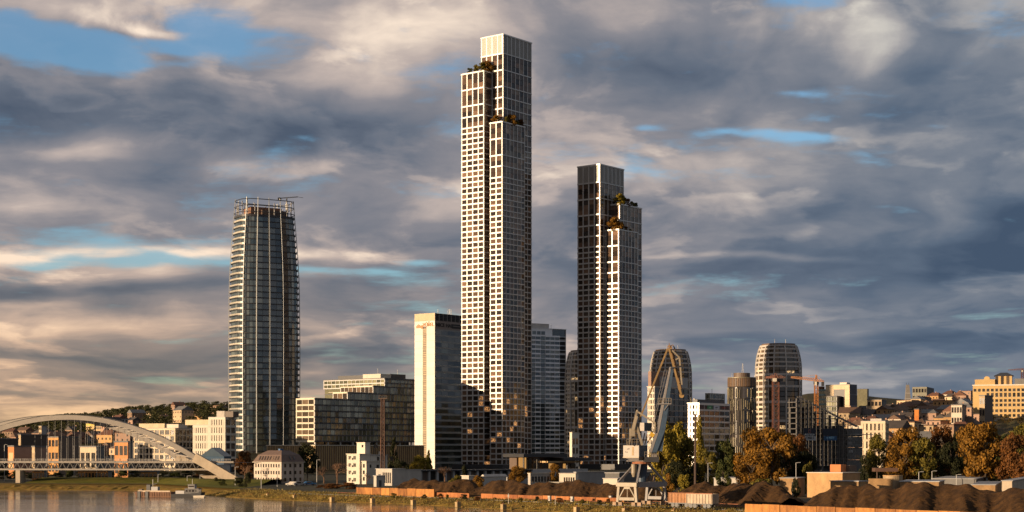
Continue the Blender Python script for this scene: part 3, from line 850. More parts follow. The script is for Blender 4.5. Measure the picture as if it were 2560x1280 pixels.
def two_tone(name, a, b, c, sc=.12, rough=.95):
    """Ground cover: three earth tones mixed by noise of place."""
    m = bpy.data.materials.new(name); m.use_nodes = True; nt = m.node_tree; S.nt = nt
    p = nt.nodes['Principled BSDF']; p.inputs['Roughness'].default_value = rough; p.inputs['Specular IOR Level'].default_value = .15
    g = nt.nodes.new('ShaderNodeNewGeometry'); sp = nt.nodes.new('ShaderNodeSeparateXYZ'); nt.links.new(g.outputs['Position'], sp.inputs[0])
    x, y, z = (S(sp.outputs[i]) for i in range(3))
    f1 = smooth(noise3(x, y, z, sc, 6, .62), .36, .64); f2 = smooth(noise3(x + 31.0, y, z, sc * 3.1, 5, .65), .40, .66)
    f3 = noise3(x, y, z, sc * 14, 4, .7)
    c_ = mixc(f2, mixc(f1, a, b), c)
    hs = nt.nodes.new('ShaderNodeHueSaturation'); nt.links.new(c_.s, hs.inputs['Color']); nt.links.new((f3 * 1.1 + .45).s, hs.inputs['Value'])
    nt.links.new(hs.outputs[0], p.inputs['Base Color'])
    bp = nt.nodes.new('ShaderNodeBump'); bp.inputs['Strength'].default_value = .7; bp.inputs['Distance'].default_value = .3
    nt.links.new(f3.s, bp.inputs['Height']); nt.links.new(bp.outputs[0], p.inputs['Normal'])
    return m
GRASS = two_tone('dry_grass', (.15, .11, .018), (.25, .16, .03), (.19, .10, .028), .3)
EARTH = two_tone('city_ground', (.06, .05, .04), (.09, .075, .055), (.07, .07, .03), .05)
ASPH = mat('asphalt', (.055, .052, .050), .9, var=.2, scale=.5)

SHORE = [(-2600, 760), (-420, 606), (W(0, 585), 585), (W(330, 579), 579), (W(430, 540), 540), (W(520, 509), 509), (W(640, 479), 479), (W(700, 468), 468),
         (W(860, 446), 446), (W(1000, 434), 434), (W(1200, 403), 403), (W(1420, 375), 375), (60, 315), (140, 212), (300, 5), (560, -330)]
def offset(poly, d):
    out = []
    for i, p in enumerate(poly):
        a = Vector(poly[max(i - 1, 0)]); b = Vector(poly[min(i + 1, len(poly) - 1)])
        t = (b - a).normalized(); out.append((p[0] - t.y * d, p[1] + t.x * d))
    return out
def densify(poly, step):
    out = []
    for a, b in zip(poly, poly[1:]):
        n = max(1, int(math.dist(a, b) / step)) if a[0] > -420 and b[1] > 180 else 1
        out += [(a[0] + (b[0] - a[0]) * k / n, a[1] + (b[1] - a[1]) * k / n) for k in range(n)]
    return out + [poly[-1]]
SH = densify(SHORE, 1.3)
rnd = random.Random(11)
rows = [(-.6, -.5), (0.4, .12), (2.2, .45), (4.4, .95), (6.8, 1.35), (8.4, 1.5), (9.6, 1.55), (12.5, 1.85), (16, 2.0)]
grid = []
for d, z in rows:
    o = offset(SH, d)
    grid.append([(x + (rnd.uniform(-.5, .5) if .5 < d < 8 else 0), y + (rnd.uniform(-.5, .5) if .5 < d < 8 else 0),
                  z + (rnd.gauss(0, .16) * min(1, d / 3) if .3 < d < 8 else 0)) for x, y in o])
mb = MB(); n = len(SH)
for g in grid: mb.v += g
for r_ in range(len(rows) - 1):
    for i in range(n - 1): mb.f.append((r_ * n + i, r_ * n + i + 1, (r_ + 1) * n + i + 1, (r_ + 1) * n + i))
tag(mb.build('river_bank', GRASS), kind='structure')
edge = [(-9000, 900, 2)]
for p in grid[-1]:
    if p[0] > edge[-1][0] + .01: edge.append(p)
edge.append((9000, -400, 2))
mb = MB(); k = len(edge)
mb.v = edge + [(p[0], 900 if p[0] > -2000 else 1200, 2) for p in edge] + [(p[0] * 1.0, 12000, 2) for p in edge]
mb.f = [(r_ * k + i, r_ * k + i + 1, (r_ + 1) * k + i + 1, (r_ + 1) * k + i) for r_ in range(2) for i in range(k - 1)]
tag(mb.build('ground', EARTH), kind='structure')
# quay path and coping along the upper edge of the bank, grass apron behind it
def ribbon(name, d0, d1, z, m, i0=0, i1=None, th=.0):
    a, b = offset(SH, d0), offset(SH, d1); mb = MB(); i1 = i1 or len(SH) - 1
    mb.v = [(*p, z) for p in a[i0:i1]] + [(*p, z) for p in b[i0:i1]]; k = i1 - i0
    mb.f = [(i, i + 1, k + i + 1, k + i) for i in range(k - 1)]
    if th:
        mb.v += [(*p, z - th) for p in a[i0:i1]]; mb.f += [(2 * k + i, 2 * k + i + 1, i + 1, i) for i in range(k - 1)]
    return tag(mb.build(name, m), kind='structure')
iq = next(i for i, p in enumerate(SH) if p[0] > W(640, 479))
ribbon('quay_kerb', 8.5, 8.8, 1.66, DARKC, iq, len(SH) - 2, .5)
GRASS2 = two_tone('embankment_grass', (.13, .12, .014), (.17, .14, .020), (.10, .10, .012), .09)
# grassy flood bank under the bridge
mb = MB(); cols = 60; prof = [(17, 2.02), (22, 2.1), (30, 2.9), (38, 3.7), (44, 3.75), (70, 3.3), (75, 1.5)]
il = [i for i, p in enumerate(SH) if W(-140, 590) < p[0] < W(560, 500)]
sub = [SH[i] for i in il[::3]]
k = len(sub)
for d, z in prof:
    for i, (x, y) in enumerate(sub):
        yy = max(y, 540) + d if d > 17 else y + d
        mb.v.append((x + .1 * d, yy, z + rnd.gauss(0, .05) * (d > 18)))
mb.f = [(r_ * k + i, r_ * k + i + 1, (r_ + 1) * k + i + 1, (r_ + 1) * k + i) for r_ in range(len(prof) - 1) for i in range(k - 1)]
tag(mb.build('embankment', GRASS2), kind='structure')
ribbon('path', 11.0, 13.4, 1.97, ASPH, il[0], il[-1])
# tufts of dry grass on bank and apron
def tufts(name, pts, m, h0, h1, w=.12):
    mb = MB()
    for x, y, z in pts:
        for _ in range(3):
            a = rnd.uniform(0, 6.28); h = rnd.uniform(h0, h1); dx, dy = math.cos(a), math.sin(a)
            mb.face((x - dx * w, y - dy * w, z - .05), (x + dx * w, y + dy * w, z - .05), (x + dy * h * .4, y - dx * h * .4, z + h))
    return tag(mb.build(name, m), name.replace('_', ' ') + ' along the river bank', kind='stuff')
TUFT = mat('grass_blade', (.17, .125, .028), .9, var=.5, scale=.3, island=1.0)
pts = []
gq = [g for g in grid]
for _ in range(9000):
    r_ = rnd.randrange(1, len(rows) - 1); i = rnd.randrange(iq - 30, len(SH) - 4)
    f = rnd.random(); p, q = grid[r_][i], grid[r_ + 1][i]
    if p[1] < 280: continue
    pts.append((p[0] + (q[0] - p[0]) * f + rnd.uniform(-.6, .6), p[1] + (q[1] - p[1]) * f + rnd.uniform(-.6, .6), p[2] + (q[2] - p[2]) * f))
tufts('grass', pts, TUFT, .12, .5)

# ---------------------------------------------------------------- mooring blocks on the bank
BLK = mat('mooring_concrete', (.34, .24, .12), .9, var=.15)
tn = Vector((.61, -.79)); qa = math.atan2(-.79, .61)
ords = ['first', 'second', 'third', 'fourth', 'fifth', 'sixth', 'seventh', 'eighth', 'ninth', 'tenth', 'eleventh', 'twelfth']
for i, (px, py, s_) in enumerate(((667, 1238, 1.0), (734, 1242, 1.0), (827, 1247, 1.3), (928, 1250, 1.3), (1030, 1254, 1.35), (1141, 1259, 1.35), (1255, 1265, 1.35), (1438, 1272, 1.3), (1559, 1275, 1.3), (1682, 1279, 1.2))):
    D = DG(py, .9); o = thing('mooring_block', f'square concrete mooring block on the grass bank, {ords[i]} counting from the white house', 'block', (W(px, D), D, .35), qa, 'mooring blocks along the bank')
    s_ *= .72; bx('block', BLK, o, -s_ / 2, s_ / 2, -.1, 1.0, -.3, .85); bx('cap', BLK, o, -s_ / 2 - .05, s_ / 2 + .05, -.15, 1.05, .85, .95)
    bar('bollard', RUST, o, (0, .4, .9), (0, .4, 1.3), .2)

# ---------------------------------------------------------------- coal heaps and their walls
COAL = two_tone('coal', (.028, .015, .007), (.085, .043, .015), (.052, .026, .010), .5)
OWALL = mat('sun_orange_wall', (.13, .045, .010), .85, var=.28, scale=1.1, streak=.8, col2=(.44, .19, .045))  # orange sunlight put into the colour of grey concrete, plus streaky stains
OWALL2 = mat('sun_orange_low_wall', (.16, .05, .014), .85, var=.3, scale=.9, streak=.6, col2=(.40, .15, .045))  # low wall, orange sunlight put into its colour too
def heap(label, p0, p1, depth, h, n_cones, seed, back=.5, jit=.18):
    r = random.Random(seed); p0, p1 = Vector(p0), Vector(p1); L = (p1 - p0).length; t = (p1 - p0) / L; nn = Vector((-t.y, t.x))
    ph = [r.uniform(0, 6.28) for _ in range(8)]; B0 = depth * back
    def ridge(A): return h * (.86 + .09 * math.sin(A * .21 + ph[0]) + .06 * math.sin(A * .53 + ph[1]) + .04 * math.sin(A * 1.3 + ph[2])), B0 + 1.2 * math.sin(A * .17 + ph[3]) + .8 * math.sin(A * .6 + ph[4])
    def rib(x): x = x - math.floor(x); return abs(2 * x - 1) ** .8
    mb = MB(); st = .62; na, nb = int(L / st) + 1, int(depth / st) + 1
    for a in range(na):
        for b in range(nb):
            A, B = a * L / (na - 1), b * depth / (nb - 1)
            sk = A + .85 * B + .9 * math.sin(A * .33 + ph[5])
            H, bb = ridge(A + .7 * (B - B0)); u_ = abs(B - bb) / B0
            amp = .85 * min(1, u_ * 3) * max(0, 1 - u_ * .55)
            z = H - .52 * max(0, abs(B - bb) - .6) + amp * (rib(sk / 6.3 + .4 * math.sin(sk * .21)) - .5) + .45 * amp * (rib(sk / 2.3 + ph[6]) - .5) + .25 * amp * rib(sk / .97)
            z -= 2.6 * max(0, 1 - min(A, L - A) / 7.0)
            z = max(z, 0) + r.gauss(0, .06)
            p = p0 + t * A + nn * B
            e = min(1, B / 1.0)
            mb.v.append((p.x, p.y, 2 + max(z, .0 if b and a and a < na - 1 else -.3)))
    mb.f = [(a * nb + b, (a + 1) * nb + b, (a + 1) * nb + b + 1, a * nb + b + 1) for a in range(na - 1) for b in range(nb - 1)]
    me = mb.mesh('coal_heap', COAL, False)
    if me.polygons[len(me.polygons) // 2].normal.z < 0: me.flip_normals()
    return tag(link('coal_heap', me), label, 'coal heap', 'coal heaps on the quay')
def wall(label, p0, p1, h, m, seg=4.0, th=.35, gap=.10, holes=()):
    p0, p1 = Vector(p0), Vector(p1); L = (p1 - p0).length; a = math.atan2(*(p1 - p0).yx)
    T = thing('retaining_wall', label, 'wall', (p0.x, p0.y, 2), a); n = max(1, round(L / seg)); w = L / n; r = random.Random(int(L * 10))
    for i in range(n):
        if i in holes: continue
        hh = h * r.uniform(.93, 1.02); box('wall_panel', m, T, (w * (i + .5), th / 2 + r.uniform(-.05, .05), hh / 2 - .2), (w - gap, th, hh + .4))
    for i in range(0, n + 1, 2): box('post', RUST, T, (w * i, th + .1, h / 2), (.22, .22, h * 1.04))
    return T
def gp(px, D): return (W(px, D), D)
wall('tall sunlit orange panelled wall along the quay in front of a coal heap', gp(890, 462), gp(1085, 437), 1.75, OWALL, 3.6)
wall('low broken sunlit orange wall between the quay and the long coal heap', gp(1088, 438), gp(1560, 384), .95, OWALL2, 4.6, holes=(3,))
heap('brown coal heap behind the tall orange wall', gp(892, 463), gp(1100, 437), 26, 4.3, 7, 1, .55)
heap('long ridged coal heap between the low sunlit wall and the white sheds', gp(1095, 437), gp(1575, 385), 25, 4.4, 17, 2, .5)
heap('dark coal heap behind the freight wagons beside the harbour crane', gp(1585, 396), gp(1850, 355), 30, 4.9, 6, 3, .5)
wall('sunlit orange stained wall holding the coal heap at the lower right', gp(1862, 331), gp(2640, 272), 1.4, OWALL, 5.0)
heap('broad brown coal heap filling the lower right behind its orange wall', gp(1866, 332), gp(2660, 273), 34, 5.9, 12, 4, .6, .12)

# ---------------------------------------------------------------- arch bridge
def bridge():
    base = Vector((W(577, 606), 606, 2.0)); d = Vector((-.9968, .08, 0)); off = Vector((-9.0, 14.0, 0))
    T = thing('arch_bridge', 'white steel arch bridge with truss deck over the grassy river bank', 'bridge', base)
    CON = mat('bridge_concrete', (.36, .29, .21), .8, var=.18, streak=.4); WS = mat('bridge_paint', (.25, .22, .19), .5, var=.12); DK = mat('bridge_truss', (.11, .105, .10), .5, var=.1)
    L = along(170, base.xy, d.xy) * 2; Hh = Z(1036, base.y) - 2 - 1.0
    def pt(t, o): return o + d * (L * t) + Vector((0, 0, Hh * 4 * t * (1 - t)))
    for o, nm in ((Vector(), 'arch'), (off, 'arch')):
        mb = MB(); n = 56; pts = [pt(i / n, o) for i in range(n + 1)]
        for i, p in enumerate(pts):
            q = pts[min(i + 1, n)] - pts[max(i - 1, 0)]; up = Vector((-q.z * d.x, -q.z * d.y, q.length and math.hypot(q.x, q.y))).normalized()
            w, h = .9, .85
            sd = Vector((-d.y, d.x, 0))
            for a_, b_ in ((-1, -1), (1, -1), (1, 1), (-1, 1)): mb.v.append(tuple(p + sd * (w * a_) + up * (h * b_)))
        for i in range(n):
            for j in range(4): mb.f.append((i * 4 + j, i * 4 + (j + 1) % 4, (i + 1) * 4 + (j + 1) % 4, (i + 1) * 4 + j))
        a = mb.build(nm, WS, T)
        for e in (1, -1):
            pts2 = [p + Vector((0, 0, 1.1)) + Vector((-d.y, d.x, 0)) * (.8 * e) for p in pts[4:-4]]
            mb = MB(); mb.tube(pts2, [.07] * len(pts2), 4); mb.build('handrail', DK, a)
        # concrete foot
        for s_, t0, t1 in ((1, -.035, .11), (-1, 1.03, .93)):
            p, q = pt(max(t0, 0), o) + d * (min(0, t0) * L), pt(t1, o)
            f = bar('concrete_leg', CON, T, p + Vector((0, 0, -.6)), q, 2.6, 3.2)
    # bracing between the arches
    for i in range(6, 51, 2):
        t = i / 56; a, b, c = pt(t, Vector()), pt(t + 1 / 56, off), pt(t + 2 / 56, Vector())
        bar('brace', WS, T, a, b, .42); bar('brace', WS, T, b, c, .42)
    # deck: slab, railing, chords, truss and floor
    zt = Z(1153, 604) - 2; zb = Z(1176, 604) - 2; x0, x1 = -11.0, L * 1.35
    def dp(s_, o, z): return d * s_ + off * o + Vector((0, 0, z))
    for o in (.06, .94):
        bar('edge_beam', WS, T, dp(-1.5 if o > .5 else -1.5, o, zt - .35), dp(x1, o, zt - .35), .8, .7)
        bar('lower_chord', WS, T, dp(3, o, zb + .25), dp(x1, o, zb + .25), .5, .55)
        n = int((x1 - 4) / 2.85)
        for i in range(n):
            s0 = 4 + i * 2.85
            bar('truss_diagonal', DK, T, dp(s0, o, zb + .5), dp(s0 + 1.15, o, zt - .7), .22)
            bar('truss_diagonal', DK, T, dp(s0 + 2.5, o, zb + .5), dp(s0 + 1.35, o, zt - .7), .22)
    mb = MB(); mb.face(dp(-12, .08, zt - .5), dp(x1, .08, zt - .5), dp(x1, .92, zt - .5), dp(-12, .92, zt - .5)); mb.face(dp(3, .1, zb + .1), dp(3, .9, zb + .1), dp(x1, .9, zb + .1), dp(x1, .1, zb + .1)); mb.build('deck', DARKC, T)
    for o in (.02,):
        mb = MB()
        for i in range(int(x1 / 1.6)): mb.bar(dp(i * 1.6, o, zt - .1), dp(i * 1.6, o, zt + .75), .07)
        mb.bar(dp(0, o, zt + .75), dp(x1, o, zt + .75), .09); mb.bar(dp(0, o, zt + .4), dp(x1, o, zt + .4), .05); mb.build('railing', STEEL, T)
        for i in range(int(x1 / 2.85)): bar('lamp_bracket', WS, T, dp(4 + i * 2.85, o, zt), dp(4.0 + i * 2.85, o, zt + .9), .16, .5)
    for o_, sh in ((.06, Vector()), (.94, off)):
        for i in range(5, 26):
            t = i * .02 + .06
            if t > .9: break
            p = pt(t, sh)
            if p.z > zt + 1: bar('hanger', STEEL, T, p, Vector((p.x, p.y, zt - .2)), .05)
    for s_ in (along(51, base.xy, d.xy), ):
        bx('pier', CON, T, d.x * s_ - .8, d.x * s_ + .8, 3, 10, -1.5, zb); bx('pier_base', CON, T, d.x * s_ - 1.3, d.x * s_ + 1.3, 2.5, 10.5, -2.5, -1.2)
bridge()

# ---------------------------------------------------------------- harbour crane
def harbour_crane():
    Dc = 357.0
    root = Vector((W(1592, Dc), Dc, 2.0))
    T = thing('harbour_crane', 'blue and cream luffing harbour crane standing on a four-legged portal on the quay', 'crane', root)
    CR = mat('crane_cream', (.26, .215, .155), .55, var=.16, scale=1.2); BL = mat('crane_blue', (.045, .075, .12), .5, var=.2, scale=1.0); YE = mat('crane_yellow', (.30, .19, .075), .55, var=.2)
    GR = mat('crane_grey', (.20, .185, .18), .55, var=.14); BR = mat('crane_brown', (.20, .12, .06), .6, var=.25)
    def P(px, py, dd=0.0):
        D = Dc + dd; return Vector((W(px, D), D, Z(py, D))) - root
    eu = Vector((math.cos(ER), math.sin(ER), 0)); ev = Vector((-math.sin(ER), math.cos(ER), 0))
    up = lambda z: Vector((0, 0, z))
    a_, l_ = 4.9, 11.2
    zb, zt = Z(1250, Dc) - 2 + .3, Z(1212, Dc) - 2
    corner = {'A': Vector(), 'B': ev * a_, 'C': eu * l_, 'E': eu * l_ + ev * a_}
    for k, c in corner.items():
        inn = (eu * (.0 if k in 'AB' else 0) + ev * (.35 if k in 'AC' else -.35))
        lg = bar('leg', CR if k in 'AB' else GR, T, c + up(.8), c + inn + up(zt), .5, .6)
        for s_ in (-.75, .75):
            t = box('wheel_truck', BR, T, c + ev * s_ + up(.45), (.55, .9, .7), ER)
            for q in (-.3, .3):
                mb = MB(); mb.tube([(-.15, 0, 0), (.15, 0, 0)], [.26, .26], 10)
                w = mb.build('wheel', DARK, T); w.location = c + ev * (s_ + q) + up(.22); w.rotation_euler = (0, 0, ER)
    for o in (Vector(), eu * l_):
        m = CR if o.length == 0 else GR
        bar('portal_beam', m, T, o - ev * .2 + up(zt), o + ev * (a_ + .2) + up(zt), .9, .85)
        bar('lower_beam', m, T, o + ev * .5 + up(1.5), o + ev * (a_ - .5) + up(1.5), .5, .65)
        bar('diagonal', m, T, o + ev * .45 + up(1.8), o + ev * (a_ * .36) + up(zt - .7), .24); bar('diagonal', m, T, o + ev * (a_ - .45) + up(1.8), o + ev * (a_ * .64) + up(zt - .7), .24)
        bar('head_plate', m, T, o + ev * a_ * .34 + up(zt - .7), o + ev * a_ * .66 + up(zt - .7), .3, .45)
        bar('ladder', m, T, o + ev * a_ * .5 + up(1.8), o + ev * a_ * .5 + up(zt - .9), .18)
    for o in (Vector(), ev * a_): bar('cross_beam', GR, T, o + up(zt - .02) + eu * .46, o + eu * (l_ - .46) + up(zt - .02), .8, 1.1)
    mid = eu * l_ * .5 + ev * a_ * .5
    deck_z = zt + .55
    bx('portal_deck', DARKC, T, -.1, .1, -.1, .1, deck_z - .05, deck_z)
    # pyramid legs to the slewing ring
    zr = Z(1160, Dc) - 2
    for c in corner.values():
        tgt = mid + (c - mid) * .28
        bar('pyramid_leg', GR if c.length < 12 else BR, T, c + up(zt + .3), tgt + up(zr), .42, .42)
    mb = MB(); mb.tube([mid + up(deck_z), mid + up(zr + .4)], [1.05, 1.25], 16); mb.build('king_column', BL, T)
    mb = MB(); mb.tube([mid - eu * 2.6 + ev * .3 + up(zt + 1.6), mid - eu * 2.6 + ev * .3 + up(zt + 2.4), mid - eu * 2.6 + ev * .3 + up(zr - .1)], [.3, .6, .6], 12); mb.build('hopper_tank', CR, T)
    mb = MB(); mb.tube([mid + up(zr), mid + up(zr + .5)], [2.1, 2.1], 20); mb.build('slewing_ring', RUST, T)
    bx('ring_platform', GR, T, mid.x - 3.2, mid.x + 3.2, mid.y - 1.6, mid.y + 1.6, zr + .5, zr + .75)
    bx('winch_box', GR, T, mid.x + 2.2, mid.x + 3.0, mid.y + .5, mid.y + 1.2, deck_z, deck_z + 1.5)
    for i in range(5): bar('hoist_part', BR, T, mid + Vector((1.0 + .35 * i, -.5 + .2 * i, deck_z)), mid + Vector((1.5 + .3 * i, .2, deck_z + 1.2 + .5 * (i % 2))), .12)
    # machinery house, box turned like the portal
    hz0, hz1 = Z(1142, Dc) - 2, Z(1113.5, Dc) - 2
    hc = P(1597, 1142, -1.0); hc.z = 0
    H_ = thing_part = link('machinery_house', None, T, (hc.x, hc.y, 0), (0, 0, ER))
    bx('house_wall', mat('house_white', (.30, .26, .225), .55, var=.1, scale=1.0), H_, 0, 3.2, 0, 4.0, hz0, hz1)
    bx('house_side', BL, H_, .05, 3.25, -.06, -.005, hz0 + .02, hz1)
    bx('house_sill', CR, H_, -.08, -.01, -.05, 4.05, hz0 - .25, hz0 + .02)
    mb = MB(); mb.v = [(0, 0, hz0), (3.2, 0, hz0), (3.2, 4, hz0), (0, 4, hz0), (.9, .6, zr + .75), (2.6, .6, zr + .75), (2.6, 2.8, zr + .75), (.9, 2.8, zr + .75)]
    mb.f = [(0, 1, 5, 4), (1, 2, 6, 5), (2, 3, 7, 6), (3, 0, 4, 7), (4, 5, 6, 7)]; mb.build('house_belly', GR, H_)
    bx('house_door', YE, H_, -.05, -.006, 1.25, 1.75, hz0 + .3, hz1 - .3)
    for y, z in ((2.7, 1.5), (2.4, 1.6), (3.3, .9), (2.9, .85)): bx('house_vent', DARK, H_, -.05, -.006, y, y + .22, hz0 + z, hz0 + z + .25)
    # platform and cab on the right
    pc = P(1629, 1146, .5)
    bx('cab_platform', DARK, T, pc.x - 1.6, pc.x + 1.5, pc.y - 1.2, pc.y + 1.4, pc.z - .8, pc.z + .3)
    bx('operator_cab', GR, T, pc.x - .2, pc.x + 1.1, pc.y - .9, pc.y + .5, pc.z + .3, pc.z + 2.1); bx('cab_window', G_DARK, T, pc.x - .1, pc.x + 1.0, pc.y - .93, pc.y - .905, pc.z + 1.0, pc.z + 1.9)
    mb = MB()
    for i in range(7): mb.bar((pc.x - 1.6 + i * .5, pc.y - 1.2, pc.z + .3), (pc.x - 1.6 + i * .5, pc.y - 1.2, pc.z + 1.4), .06)
    for z in (.85, 1.4): mb.bar((pc.x - 1.6, pc.y - 1.2, pc.z + z), (pc.x + 1.5, pc.y - 1.2, pc.z + z), .06)
    mb.build('railing', CR, T)
    # A-frame with counterweight
    for dd in (-1.1, 1.1):
        bar('a_frame_leg', CR, T, P(1571, 1113, dd), P(1592.5, 1027, dd), .32, .40)
        bar('a_frame_leg', CR, T, P(1605.5, 1113, dd), P(1589, 1058, dd), .46, .5)
        bar('tie_beam', CR, T, P(1592, 1028, dd), P(1638, 1058, dd), .28, .34)
        bar('back_stay', YE, T, P(1669.5, 871, dd * .5), P(1598, 1050, dd), .28, .32)
        bar('pull_rod', CR, T, P(1638, 1058, dd), P(1636, 1082, dd), .3)
    bar('a_frame_tie', CR, T, P(1592.5, 1027, -1.3), P(1592.5, 1027, 1.3), .4)
    bar('counterweight_arm', CR, T, P(1583, 1075, -1.4), P(1592, 1040, -1.4), .5, .5)
    cw = P(1581.5, 1081, -1.2); bx('counterweight', CR, T, cw.x - .5, cw.x + .5, cw.y - .3, cw.y + 2.6, cw.z - .85, cw.z + .85)
    gx = P(1603, 1067, -1.6); G = link('gear_house', None, T, (gx.x + .6, gx.y - .2, 0), (0, 0, ER))
    bx('house_wall', MATS['house_white'], G, 0, 2.9, 0, 1.8, gx.z - .88, gx.z + .88); bx('house_side', BL, G, .02, 2.92, -.05, -.006, gx.z - .88, gx.z + .88)
    for i, (x0, y0, x1, y1) in enumerate(((1606, 1112, 1612, 1082), (1612, 1112, 1618, 1086), (1618, 1108, 1628, 1090), (1600, 1100, 1618, 1100), (1625, 1100, 1632, 1078))): bar('gear_rod', YE if i % 2 else BR, T, P(x0, y0, -.4), P(x1, y1, -.4), .22)
    bxp = P(1630, 1087, -.3); box('gear_motor', mat('crane_motor', (.55, .33, .03), .5), T, bxp, (.9, .8, .8), rot=(0, R(35), 0))
    mb = MB()
    for px in (1567, 1580, 1592): mb.bar(P(px, 1113, -1.5), P(px, 1098, -1.5), .07)
    for py in (1098, 1105): mb.bar(P(1567, py, -1.5), P(1597, py, -1.5), .06)
    mb.build('railing', CR, T)
    # boom: blue, sunlit left side put into a grey flank colour, bent at the knee
    def boom(lo, hi, wl, wr):
        (x0, y0), (x1, y1) = lo, hi
        b = MB()
        pl0, pl1 = P(x0, y0, -.8), P(x1, y1, -.5)
        for (p, w) in ((P(x0, y0), wl), (P(x1, y1), wr)):
            for dx, dy in ((-w / 2, -.9), (w / 2, -.9), (w / 2, .9), (-w / 2, .9)): b.v.append((p.x + dx, p.y + dy, p.z))
        b.f = [(0, 1, 5, 4), (1, 2, 6, 5), (2, 3, 7, 6), (3, 0, 4, 7), (3, 2, 1, 0), (4, 5, 6, 7)]
        o = b.build('boom', BL, T)
        c = MB()
        for (p, w) in ((P(x0, y0), wl), (P(x1, y1), wr)):
            for dx, dy in ((-w / 2 - .05, -.95), (-w / 2 + w * .3, -.95), (-w / 2 + w * .3, -.905), (-w / 2 - .05, .9)): c.v.append((p.x + dx, p.y + dy, p.z))
        c.f = [(0, 1, 5, 4), (3, 0, 4, 7), (1, 2, 6, 5)]
        c.build('boom_lit_flank', GR, o)
    boom((1632, 1131), (1652, 1074), 1.5, 1.75); boom((1652, 1074.2), (1679, 918), 1.75, .75)
    kn = P(1652, 1078); mb = MB(); mb.v = [tuple(P(1640, 1128, -.6)), tuple(P(1663, 1070, -.6)), tuple(P(1656, 1128, -.6)), tuple(P(1640, 1128, .6)), tuple(P(1663, 1070, .6)), tuple(P(1656, 1128, .6))]
    mb.f = [(0, 2, 1), (3, 4, 5), (0, 3, 5, 2), (2, 5, 4, 1), (1, 4, 3, 0)]; mb.build('boom_foot', BL, T)
    mb = MB()
    for k in (0, 7): mb.bar(P(1668 - k, 925, -.6), P(1628 - k * .4, 1085, -.6), .07)
    for i in range(16):
        f = i / 16; mb.bar(P(1668 - 40 * f, 925 + 160 * f, -.6), P(1661 - 36 * f, 925 + 160 * f, -.6), .05)
    mb.build('ladder', GR, T)
    pf = P(1660, 1010, 0); bx('boom_platform', GR, T, pf.x - 1.3, pf.x + 1.4, pf.y - 1.4, pf.y + 1.2, pf.z - .1, pf.z + .1)
    mb = MB()
    for i in range(6): mb.bar((pf.x - 1.3 + .54 * i, pf.y - 1.4, pf.z), (pf.x - 1.3 + .54 * i, pf.y - 1.4, pf.z + 1.2), .06)
    for z in (.6, 1.2): mb.bar((pf.x - 1.3, pf.y - 1.4, pf.z + z), (pf.x + 1.4, pf.y - 1.4, pf.z + z), .06)
    mb.build('railing', CR, T); bar('platform_brace', GR, T, P(1672, 1010, -1), P(1660, 1026, -1), .14)
    # jib
    for dd in (-.7, .7):
        bar('jib_chord', YE if dd < 0 else BR, T, P(1672, 870, dd), P(1703, 987, dd), .32, .38)
        bar('jib_strut', CR, T, P(1680, 876, dd), P(1698.5, 894, dd), .30); bar('jib_strut', CR, T, P(1698.5, 894, dd), P(1704.5, 962, dd), .30)
    bar('jib_strut', CR, T, P(1689, 899, -.7), P(1698.5, 894, -.7), .3)
    for i in range(7):
        f = (i + .5) / 7.5; bar('jib_brace', BR, T, P(1672 + 31 * f, 870 + 117 * f, -.7), P(1672 + 31 * (f + .08), 870 + 117 * (f + .08), .7), .16)
    bar('jib_web', BR, T, P(1678, 876), P(1701, 975), .28, .8)
    for dd in (-.5, .5):
        mb = MB(); c = P(1704, 989, dd); mb.tube([c - Vector((0, .12, 0)), c + Vector((0, .12, 0))], [.5, .5], 16); mb.build('pulley', YE, T)
    bar('head_axle', BR, T, P(1673, 866, -1), P(1673, 866, 1), .5); bar('head_axle', BR, T, P(1677, 869, -.9), P(1677, 869, .9), .6)
    for (a, b) in (((1668, 868), (1682, 862)), ((1682, 862), (1688, 872)), ((1673, 866), (1673, 858)), ((1684, 866), (1691, 884))): bar('head_frame', BR, T, P(*a, -.3), P(*b, -.3), .16)
    bar('boom_head', DARK, T, P(1676, 922, -.9), P(1706, 914, -.9), .22)
    return T
harbour_crane()

# ---------------------------------------------------------------- freight wagons
def wagon(px0, D, label, m):
    T = thing('freight_wagon', label, 'wagon', (W(px0, D), D, 2.0), qa + R(15), 'open freight wagons on the quay track')
    L = 6.2; h = 2.0
    bx('floor', DARK, T, 0, L, 0, 2.6, .75, .95)
    for y in (0, 2.5): bx('side', m, T, 0, L, y, y + .1, .95, .95 + h)
    for x in (0, L - .1): bx('end_wall', m, T, x, x + .1, .1, 2.5, .95, .95 + h)
    for i in range(9): bx('side_rib', m, T, i * L / 8.3, i * L / 8.3 + .12, -.12, -.004, .95, .95 + h - .1)
    bx('top_rail', RUST, T, -.05, L + .05, -.14, .12, .95 + h, 1.1 + h)
    for x in (1.0, 1.9, L - 1.9, L - 1.0):
        for y in (.2, 2.2):
            mb = MB(); mb.tube([(x, y - .08, .45), (x, y + .08, .45)], [.42, .42], 12); mb.build('wheel', DARK, T)
    return T
WG = mat('wagon_brown', (.34, .16, .07), .8, var=.3, scale=.9, streak=.6); WG2 = mat('wagon_grey', (.42, .33, .24), .8, var=.25, scale=.9, streak=.6)
wagon(1671, 352, 'rusty brown open freight wagon nearest the harbour crane', WG)
wagon(1716, 347, 'faded grey-beige open freight wagon with ribbed side, away from the crane', WG2)
